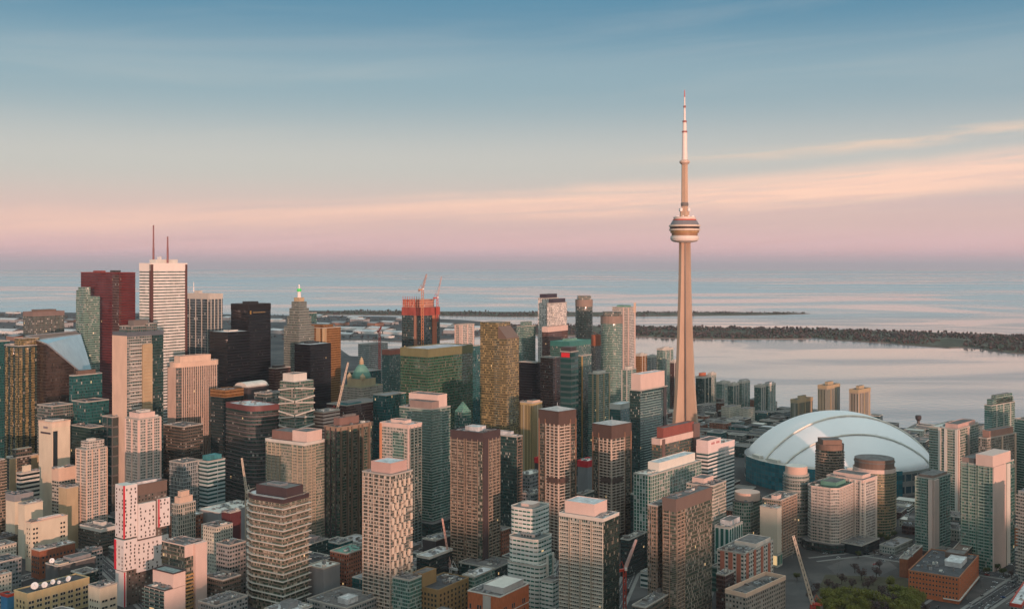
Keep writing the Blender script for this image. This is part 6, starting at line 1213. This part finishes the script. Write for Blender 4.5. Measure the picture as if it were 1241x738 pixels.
# ------------------------------------------------------------------ dishes on the terracotta building
def dish(x, y, z, r, face):
    r_ = thing('satellite_dish', '', 'dish', (x, y, z), face)
    mb = MB(); n = 18
    for k in range(4):
        q0, q1 = k / 4, (k + 1) / 4
        for i in range(n):
            a, b = 2 * math.pi * i / n, 2 * math.pi * (i + 1) / n; P = lambda q, t: (r * q * math.cos(t), -.25 * r * (q * q - 1) * -1 - .1, r * q * math.sin(t))
            mb.face([P(q0, a), P(q1, a), P(q1, b), P(q0, b)] if k else [P(q0, a), P(q1, a), P(q1, b)], STEELW)
    me = mb.data('reflector'); o = put(me, 'reflector', r_, (0, 0, r * 1.05 + .7)); o.rotation_euler = (R(-28), 0, 0)
    sd = o.modifiers.new('thickness', 'SOLIDIFY'); sd.thickness = .12
    mb = MB(); mb.bar((0, .3, 0), (0, .25, r * 1.05 + .7), .3, METAL); mb.bar((-.9, .3, .1), (.9, .3, .1), .25, METAL); mb.obj('pedestal', r_)
    mb = MB()
    for sx in (-.5, 0, .5): mb.bar((sx * r, -.2, r * 1.05 + .7 + (.5 * r if sx == 0 else -.3 * r)), (0, -.9 * r, r * 1.3 + .9), .1, METAL)
    mb.box(-.18, -.9 * r - .2, r * 1.3 + .75, .18, -.9 * r + .2, r * 1.3 + 1.1, CONC_L); mb.obj('feed_horn', r_)
    return r_
zt = TER.h + .2; labs = ['largest white dish near the front left of the terracotta roof', 'second white dish along the front edge of the terracotta roof', 'white dish in the middle of the terracotta roof beside plant', 'small dish right of centre on the terracotta roof', 'white dish near the right end of the terracotta roof', 'little dish on the left corner of the terracotta roof']
c_, s_ = math.cos(R(34)), math.sin(R(34))
for (x, y, r, f), lab in zip(((42, 715, 3.0, 20), (54, 713, 2.5, 10), (64, 709, 2.2, -10), (75, 709.5, 1.5, 0), (85, 706, 2.4, -15), (19, 704, 1.6, 30)), labs):
    g = G(x, y, zt); q = g - TER.ctr; lx, ly = q.x * c_ - q.y * s_, q.x * s_ + q.y * c_
    lx = max(-TER.w1 / 2 + 3, min(TER.w1 / 2 - 3.5, lx)); ly = max(-TER.w2 / 2 + 3, min(TER.w2 / 2 - 3, ly))
    wx, wy = TER.ctr.x + lx * c_ + ly * s_, TER.ctr.y - lx * s_ + ly * c_
    tag(dish(wx, wy, zt, r, R(f)), lab, group='dishes on the terracotta building')
STU = [f for f in bpy.data.objects if f.name.startswith('studio_block')][0]
for (x, y, r, f), lab in (((68, 676, 2.3, 10), 'white dish on the charcoal studio roof'), ((119, 690, 3.0, -20), 'large white dish standing right of the studio roof')):
    z = Z(687, 950) + .2 if 'studio roof' in lab and 'right' not in lab else 0
    g = G(x, y + 3, 26); 
    if z: tag(dish(STU.location.x - 12, STU.location.y - 12, z, r, R(f)), lab)
    else: tag(dish(g.x, g.y, 0, r, R(f)), lab)

# ------------------------------------------------------------------ trees
def tree_meshes(seed, h, r, leaf, n):
    rnd = random.Random(seed); tm = MB(); tm.lathe([(.45, -.1), (.30, h * .3), (.2, h * .55)], BARK, 8)
    for k in range(7):
        a = k * 2.4 + rnd.random(); tm.bar((0, 0, h * (.28 + .03 * k)), (r * .7 * math.cos(a), r * .7 * math.sin(a), h * rnd.uniform(.55, .85)), .24, BARK, .06)
    cm = MB(); cl = [(Vector((rnd.uniform(-1, 1) * r * .7, rnd.uniform(-1, 1) * r * .7, h * rnd.uniform(.45, .9))), rnd.uniform(.28, .5) * r) for _ in range(11)]
    for k in range(n):
        c, rr = rnd.choice(cl); d = Vector((rnd.gauss(0, 1), rnd.gauss(0, 1), rnd.gauss(0, 1))).normalized(); p = c + d * rr * rnd.uniform(.55, 1.05)
        u = Vector((rnd.gauss(0, 1), rnd.gauss(0, 1), rnd.gauss(0, 1))).normalized(); v = u.cross(d).normalized(); s = rnd.uniform(.25, .55)
        cm.face([p - u * s, p + v * s * .7, p + u * s, p - v * s * .7], leaf)
    return tm.data('trunk'), cm.data('crown')
KINDS = {'green': [tree_meshes(1, 11, 5.5, LEAFG, 1500), tree_meshes(2, 9, 5, LEAFG, 1300)], 'mid': [tree_meshes(3, 10, 4.8, LEAFM, 1300)], 'bare': [tree_meshes(4, 10, 4.5, LEAFB, 700), tree_meshes(5, 8, 4, LEAFB, 550)]}
tl = {'green': 'spring green park tree at the lower right', 'mid': 'darker green street tree', 'bare': 'bare brown street tree'}
def tree(x, y, kind, sc=1.0, label=None, group=None):
    p = G(x, y); tr, cr = rnd.choice(KINDS[kind]); r_ = thing('deciduous_tree', label or tl[kind], 'tree', (p.x, p.y, 0), rnd.random() * 6, group); r_.scale = (sc, sc, sc)
    put(tr, 'trunk', r_); put(cr, 'crown', r_)
for x, y, s in ((1000, 729, 1.1), (1014, 734, 1.2), (1029, 726, 1.2), (1042, 735, 1.3), (1050, 726, 1.0), (1010, 745, 1.2), (1034, 748, 1.2), (1052, 746, 1.1), (1082, 722, 1.1), (1094, 727, 1.2), (1105, 733, 1.3), (1092, 741, 1.2), (1110, 745, 1.2), (1078, 712, .9), (1006, 738, 1.3), (1022, 742, 1.3), (1046, 742, 1.2), (1100, 748, 1.3), (1088, 731, 1.1), (1036, 732, 1.1), (1098, 736, 1.3), (1018, 727, 1.0), (1112, 738, 1.0), (998, 744, 1.1), (1028, 740, 1.2), (1058, 734, 1.2), (1072, 742, 1.2), (1086, 748, 1.2), (1006, 748, 1.2), (1106, 740, 1.2), (1048, 730, 1.0), (1116, 732, .9)): tree(x, y, 'green', s, 'spring green tree in the park at the lower right', 'green park trees')
for x, y, s in ((1004, 713, 1.1), (1020, 708, 1.0), (1044, 703, 1.1), (1058, 709, 1.1), (1068, 722, 1.2), (1068, 738, 1.2), (1080, 735, 1.1), (1062, 700, 1.0), (990, 716, 1.0), (1122, 742, 1.0), (1012, 718, 1.1), (1032, 714, 1.0), (1052, 716, 1.1), (1072, 730, 1.1), (1060, 745, 1.2), (1076, 745, 1.1), (984, 728, 1.1), (990, 740, 1.2), (1066, 690, .9), (1036, 694, .9)): tree(x, y, 'bare', s, 'bare brown tree in the park at the lower right', 'bare park trees')
for x, y in ((1068, 655), (1076, 658), (1084, 652), (1098, 660), (1168, 690), (1180, 693), (1196, 697), (1208, 692), (1216, 698), (945, 706), (966, 704)): tree(x, y, 'mid', .75, 'small dark green street tree near the right hand condos', 'street trees at the condos')
for x, y in ((120, 690), (128, 676), (112, 660), (88, 640), (100, 650), (240, 668), (290, 655), (398, 688), (432, 690), (668, 690), (682, 718), (672, 705), (760, 720), (1120, 676), (1060, 672), (1040, 676), (905, 690), (1226, 700)): tree(x, y, rnd.choice(('bare', 'mid')), .7, 'small street tree in the shade between the buildings', 'street trees between the buildings')

# ------------------------------------------------------------------ cars
def car_meshes(col, name):
    pm = mat('car_paint_' + name, col, .3, .05, .2, spec=.5); b = MB()
    b.prism([(-2.2, -.88), (2.2, -.88), (2.2, .88), (-2.2, .88)], .32, .86, pm, bot=BLACK)
    s0 = [(-1.55, -.82), (1.05, -.82), (1.05, .82), (-1.55, .82)]; s1 = [(-1.15, -.68), (.35, -.68), (.35, .68), (-1.15, .68)]
    g = MB(); [g.face([(*s0[i], .865), (*s0[(i + 1) % 4], .865), (*s1[(i + 1) % 4], 1.40), (*s1[i], 1.40)], GLASSD) for i in range(4)]
    r = MB(); r.prism(s1, 1.40, 1.46, pm, bot=pm)
    return b.data('body'), g.data('windows'), r.data('car_roof')
wheel = MB(); 
for i in range(10):
    a, b = 2 * math.pi * i / 10, 2 * math.pi * (i + 1) / 10; q = lambda t, y: (.33 * math.cos(t), y, .33 * math.sin(t))
    wheel.face([q(a, -.11), q(b, -.11), q(b, .11), q(a, .11)], BLACK); wheel.face([q(a, -.11), (0, -.11, 0), q(b, -.11)], METAL); wheel.face([q(a, .11), q(b, .11), (0, .11, 0)], METAL)
wheel = wheel.data('wheel'); lamp = MB().box(-.04, -.22, -.09, .04, .22, .09, mat('lamp_lens', (.6, .58, .5), .2)).data('headlight')
CARS = {n: car_meshes(c, n) for n, c in (('white', (.7, .7, .7)), ('black', (.02, .02, .022)), ('silver', (.35, .36, .37)), ('red', (.40, .03, .03)), ('blue', (.03, .08, .22)), ('grey', (.12, .12, .125)))}
def car(x, y, ang, n, label, group):
    p = G(x, y); r_ = thing('parked_car' if 'parked' in label else 'car', label, 'car', (p.x, p.y, .07), R(ang), group)
    b, g, rf = CARS[n]; bo = put(b, 'body', r_); put(g, 'windows', r_); put(rf, 'car_roof', r_)
    for wx, wy in ((1.35, .8), (1.35, -.8), (-1.4, .8), (-1.4, -.8)): put(wheel, 'wheel', r_, (wx, wy, .33))
    for wy in (.6, -.6): put(lamp, 'headlight', r_, (2.22, wy, .68))
an = -34.0
for j, row in enumerate(((232, 664), (238, 671), (247, 678))):
    for k in range(8):
        n = rnd.choice(list(CARS)); p = (row[0] + k * 4.6, row[1] - k * 2.6 + rnd.uniform(-.3, .3)); car(p[0], p[1], 56 + rnd.choice((0, 180)), n, f'{n} car parked in the open lot beside the brown condo tower', f'{n} cars parked in the open lot')
for (x, y, n) in ((900, 654, 'white'), (940, 660, 'black'), (1000, 671, 'silver'), (1036, 668, 'grey'), (1080, 676, 'white'), (1092, 684, 'black'), (1130, 684, 'silver'), (1150, 690, 'red'), (1196, 694, 'white'), (1214, 700, 'silver'), (1228, 706, 'black'), (1204, 712, 'white'), (1190, 722, 'grey'), (1176, 732, 'silver'), (1216, 724, 'blue'), (1186, 684, 'white'), (1208, 672, 'black'), (1222, 664, 'white'), (1148, 706, 'black'), (1128, 718, 'grey'), (1112, 728, 'white'), (1060, 684, 'red'), (1108, 668, 'white'), (1200, 688, 'silver'), (1236, 694, 'white'), (920, 662, 'silver'), (960, 668, 'white'), (980, 664, 'grey'), (1016, 676, 'white'), (1052, 672, 'black'), (1070, 680, 'silver'), (1112, 682, 'white'), (1140, 692, 'grey'), (1160, 698, 'white'), (1182, 700, 'black'), (1206, 706, 'white'), (1220, 712, 'silver'), (1232, 718, 'red'), (1196, 716, 'silver'), (1224, 684, 'white'), (1214, 678, 'grey'), (1168, 720, 'white'), (1156, 712, 'silver'), (1136, 736, 'black'), (1198, 734, 'white'), (1222, 732, 'silver')):
    car(x, y, rnd.choice((-38, 142, 40, 220)), n, f'{n} car on the streets around the brick warehouse', f'{n} cars on the lower right streets')
for (x, y, n) in ((100, 660, 'white'), (112, 672, 'black'), (124, 684, 'silver'), (134, 692, 'white'), (24, 704, 'white'), (34, 700, 'silver'), (44, 697, 'grey'), (14, 709, 'red')): car(x, y, -40 if x > 60 else 30, n, f'{n} car on the narrow streets at the lower left', f'{n} cars on the lower left streets')

# traffic keeping to its lanes on the avenue and the cross streets
DONE = [o.location.xy.copy() for o in bpy.data.objects if o.get('category') == 'car']
def w_car(p, ang, n):
    if any((p - q).length < 6.5 for q in DONE): return
    DONE.append(p.copy()); y = YH + H * F / p.y; car(CX + p.x / p.y * F, y, ang, n, f'{n} car on the streets around the brick warehouse', f'{n} cars on the lower right streets')
for a, b, w, gap in ((G(868, 640), G(1170, 690), 20, 17), (G(1170, 690), G(1330, 716), 20, 15), (G(1040, 770), G(1170, 690), 16, 19), (G(1170, 690), G(1262, 640), 16, 17), (G(1150, 760), G(1241, 700), 15, 17)):
    d = (b - a).xy.normalized(); nn = Vector((-d.y, d.x)); L_ = (b - a).xy.length
    for off, sg in ((-w * .36, 1), (-w * .14, 1), (w * .14, -1), (w * .36, -1)):
        t = rnd.uniform(5, 20)
        while t < L_ - 14:
            w_car(a.xy + d * t + nn * off, math.degrees(math.atan2(d.y * sg, d.x * sg)), rnd.choice(('white', 'white', 'silver', 'black', 'grey', 'red', 'blue'))); t += gap * rnd.uniform(.6, 2.6)

# ------------------------------------------------------------------ street lamps
lm = MB(); lm.lathe([(.14, 0), (.09, 8.6), (0, 8.61)], METAL, 8); pole = lm.data('pole'); la = MB(); la.bar((0, 0, 8.5), (1.9, 0, 9.0), .1, METAL); arm = la.data('arm'); lh = MB().box(1.6, -.16, 8.86, 2.4, .16, 9.02, CONC_D).data('lamp_head')
for x, y in ((1006, 658), (1046, 664), (1086, 670), (1126, 677), (1160, 684), (1206, 690), (1230, 697), (1016, 692), (1060, 692), (1100, 696), (960, 676), (925, 668), (1190, 712), (1172, 726)):
    p = G(x, y); r_ = thing('street_lamp', 'thin grey street lamp along the lower right avenue', 'street lamp', (p.x, p.y, .05), rnd.random() * 6, 'street lamps on the avenue'); put(pole, 'pole', r_); put(arm, 'arm', r_); put(lh, 'lamp_head', r_)

# ------------------------------------------------------------------ condo towers of the next blocks, just past the right edge of the photo
for k, (x, y, D, w) in enumerate(((1262, 512, 1260, 34), (1300, 516, 1240, 34), (1340, 520, 1255, 34), (1330, 560, 1010, 30), (1395, 540, 1080, 34), (1380, 525, 1240, 34), (1500, 560, 960, 34))):
    T('condo_tower', x - 22, x, x + 20, y, D, (f_greenb, f_pink, f_pale)[k % 3], 'condo tower in the blocks past the right edge of the view', th=58, w1=w, w2=w * .9, group='condo towers past the right edge', balc=dict(fh=3.0, out=1.2, t=.28, mt=GRB) if k < 2 else None)

# ------------------------------------------------------------------ low buildings filling the blocks between the towers
def in_rect(x, y, f):
    cx, cy, th, a, b = f; dx, dy = x - cx, y - cy; c, s = math.cos(th), math.sin(th)
    return abs(dx * c - dy * s) < a and abs(dx * s + dy * c) < b
def clear_of(cx, cy, a, b):
    c, s = GC, GS
    for i in (-1, -.5, 0, .5, 1):
        for j in (-1, -.5, 0, .5, 1):
            x, y = cx + i * a * c + j * b * s, cy - i * a * s + j * b * c
            if any(in_rect(x, y, f) for f in FOOT): return False
            for p, q, w in ROADS:
                d = q - p; t = max(0, min(1, (Vector((x, y)) - p).dot(d) / d.length_squared))
                if (Vector((x, y)) - p - d * t).length < w: return False
    return True
CUT = (' with ', ' beside ', ' behind ', ' in front', ' before ', ' at the ', ' below ', ' topped', ' between ', ' under ', ' cut by', ' of alternating', ' of thin', ' close ', ' around ', ' over ', ' near ', ' in the ', ' right of ', ' left of ', ' along ', ' by the ', ' on its', ' ringed', ' wedged', ' under', ' just ', ' stepping', ' overlooking', ' peeping', ' nearest', ' attached', ' made ', ' looking', ' passing', ' rising', ' touching', ' linking', ' directly', ' wrapped', ', ')
def short(t):
    e = min([t.find(c) for c in CUT if t.find(c) > 8] or [len(t)]); return t[:e]
bpy.context.view_layer.update()
dg = bpy.context.evaluated_depsgraph_get()
named = [(o.location.copy(), short(o['label'])) for o in bpy.data.objects if o.parent is None and 'label' in o and 'group' not in o and o.get('category') in ('tower', 'office', 'condo', 'building', 'stadium')]
cnt = {}
for _, s_ in named: cnt[s_] = cnt.get(s_, 0) + 1
named = [(l, s_) for l, s_ in named if cnt[s_] == 1 and 2 <= len(s_.split()) <= 8]
eye = Vector((0, 0, H))
def seen(p):
    d = p - eye; L_ = d.length; d.normalize(); x = p.x / p.y * F + CX; y = YH + (H - p.z) / p.y * F
    if not (-5 < x < 1246 and y < 760): return False
    o_, dist = eye.copy(), L_
    for _ in range(4):
        ok, loc, n_, i_, ob, mm = S.ray_cast(dg, o_, d, distance=max(.1, dist - 1.5))
        if not ok: return True
        if ob.name.startswith('haze'): step = (loc - o_).length + .01; o_ = o_ + d * step; dist -= step; continue
        return False
    return True
FILL = [('grey', f_grey, GRAVEL), ('brick', f_bricks, GRAVEL), ('brown', f_brownlow, ROOFD), ('cream', f_cream, CONC_L), ('dark glazed', f_dkgreen, CONC_D), ('stone', f_stone, GRAVEL), ('taupe', f_taupe, CONC_D), ('teal glazed', f_teal, GREYB), ('dark red', f_redg, ROOFD), ('white banded', f_whiteband, ROOFW)]
RW = {id(GRAVEL): 'gravel', id(ROOFD): 'tarred', id(CONC_L): 'pale', id(CONC_D): 'dark', id(GREYB): 'grey', id(ROOFW): 'white'}
rnd = random.Random(21); used = {o['label'] for o in bpy.data.objects if 'label' in o}; nf = 0
cand = []
for i in range(-60, 60):
    for j in range(-20, 75):
        u, v = i * 37 + rnd.uniform(-4, 4), j * 34 + rnd.uniform(-4, 4)
        x, y = u * GC + v * GS, -u * GS + v * GC
        if 830 < y < 2250 and abs(x / y) < .5: cand.append((y, x))
park = [G(970, 742)[:2], G(1130, 742)[:2], G(1130, 690)[:2], G(985, 690)[:2]]
lot = [G(225, 668)[:2], G(262, 700)[:2], G(305, 676)[:2], G(268, 646)[:2]]
rail = [G(855, 655)[:2], G(1180, 700)[:2], G(1180, 655)[:2], G(860, 632)[:2]]
gard = [gp(700, 1990), gp(860, 1860), gp(960, 1770), gp(1050, 1690), gp(1241, 1590), gp(1241, 1530), gp(1000, 1640), gp(900, 1740), gp(700, 1900)]
for y, x in sorted(cand):
    a, b = rnd.uniform(10, 17), rnd.uniform(9, 15)
    px = x / y * F + CX
    if (px > 850 and y < 1120) or any(inside((x, y), q) for q in (park, lot, rail, gard)) or not inside((x, y), city[3:]+city[:3]): continue
    for sc in (1, .62):
        if clear_of(x, y, a * sc, b * sc): a *= sc; b *= sc; break
    else: continue
    big = noise.noise((x * .004, y * .004, 1.5))
    h = rnd.uniform(8, 22) + (rnd.uniform(4, 26) if px < 700 and y > 980 and rnd.random() < .5 else 0)
    if px > 840 and y < 1500: h = rnd.uniform(6, 12)
    if y > 1850: h = rnd.uniform(6, 18)
    c, s = GC, GS
    vis = sum(seen(Vector((x + i * a * c + j * b * s, y - i * a * s + j * b * c, h))) for i in (-.8, .8) for j in (-.8, .8))
    if vis < 1: continue
    tone, fm, rf = rnd.choice(FILL)
    o = B(); o.w1, o.w2, o.h, o.th, o.ctr = 2 * a, 2 * b, h, TH, Vector((x, y, 0))
    size = 'low' if h < 14 else 'mid-height' if h < 26 else 'taller'
    lab = None
    for loc, nm in sorted(named, key=lambda t: (t[0].xy - Vector((x, y))).length)[:14]:
        dx, dy = x / y * F - loc.x / loc.y * F, y - loc.y
        rel = ('right of' if dx > 0 else 'left of') if abs(dx) > 14 else ('behind' if dy > 0 else 'in front of')
        t = f'{size} {tone} block, {RW[id(rf)]} roof, just {rel} the {nm}'
        if t not in used and len(t.split()) <= 16: lab = t; break
    if lab is None: continue
    used.add(lab)
    o.root = thing('low_rise_block' if h < 26 else 'office_block', lab, 'building', (x, y, 0), -R(TH))
    o.pts = rect(-a, -b, a, b); nf += 1
    pn = [] if rnd.random() < .5 else [(rnd.uniform(-.4, -.1), rnd.uniform(.05, .35), rnd.uniform(-.4, -.1), rnd.uniform(.05, .35), rnd.uniform(2.5, 4.5), rnd.choice((CONC_L, GREYB, CONC_D, METAL)))]
    finish(o, fm, pn, None, (), rf, (rnd.uniform(.6, 1.3), .12, rnd.choice((None, CONC_L, CONC_D))), None, None, rnd.choice((1, 2, 3)) if y < 1250 else 0, y)
print('fill', nf)
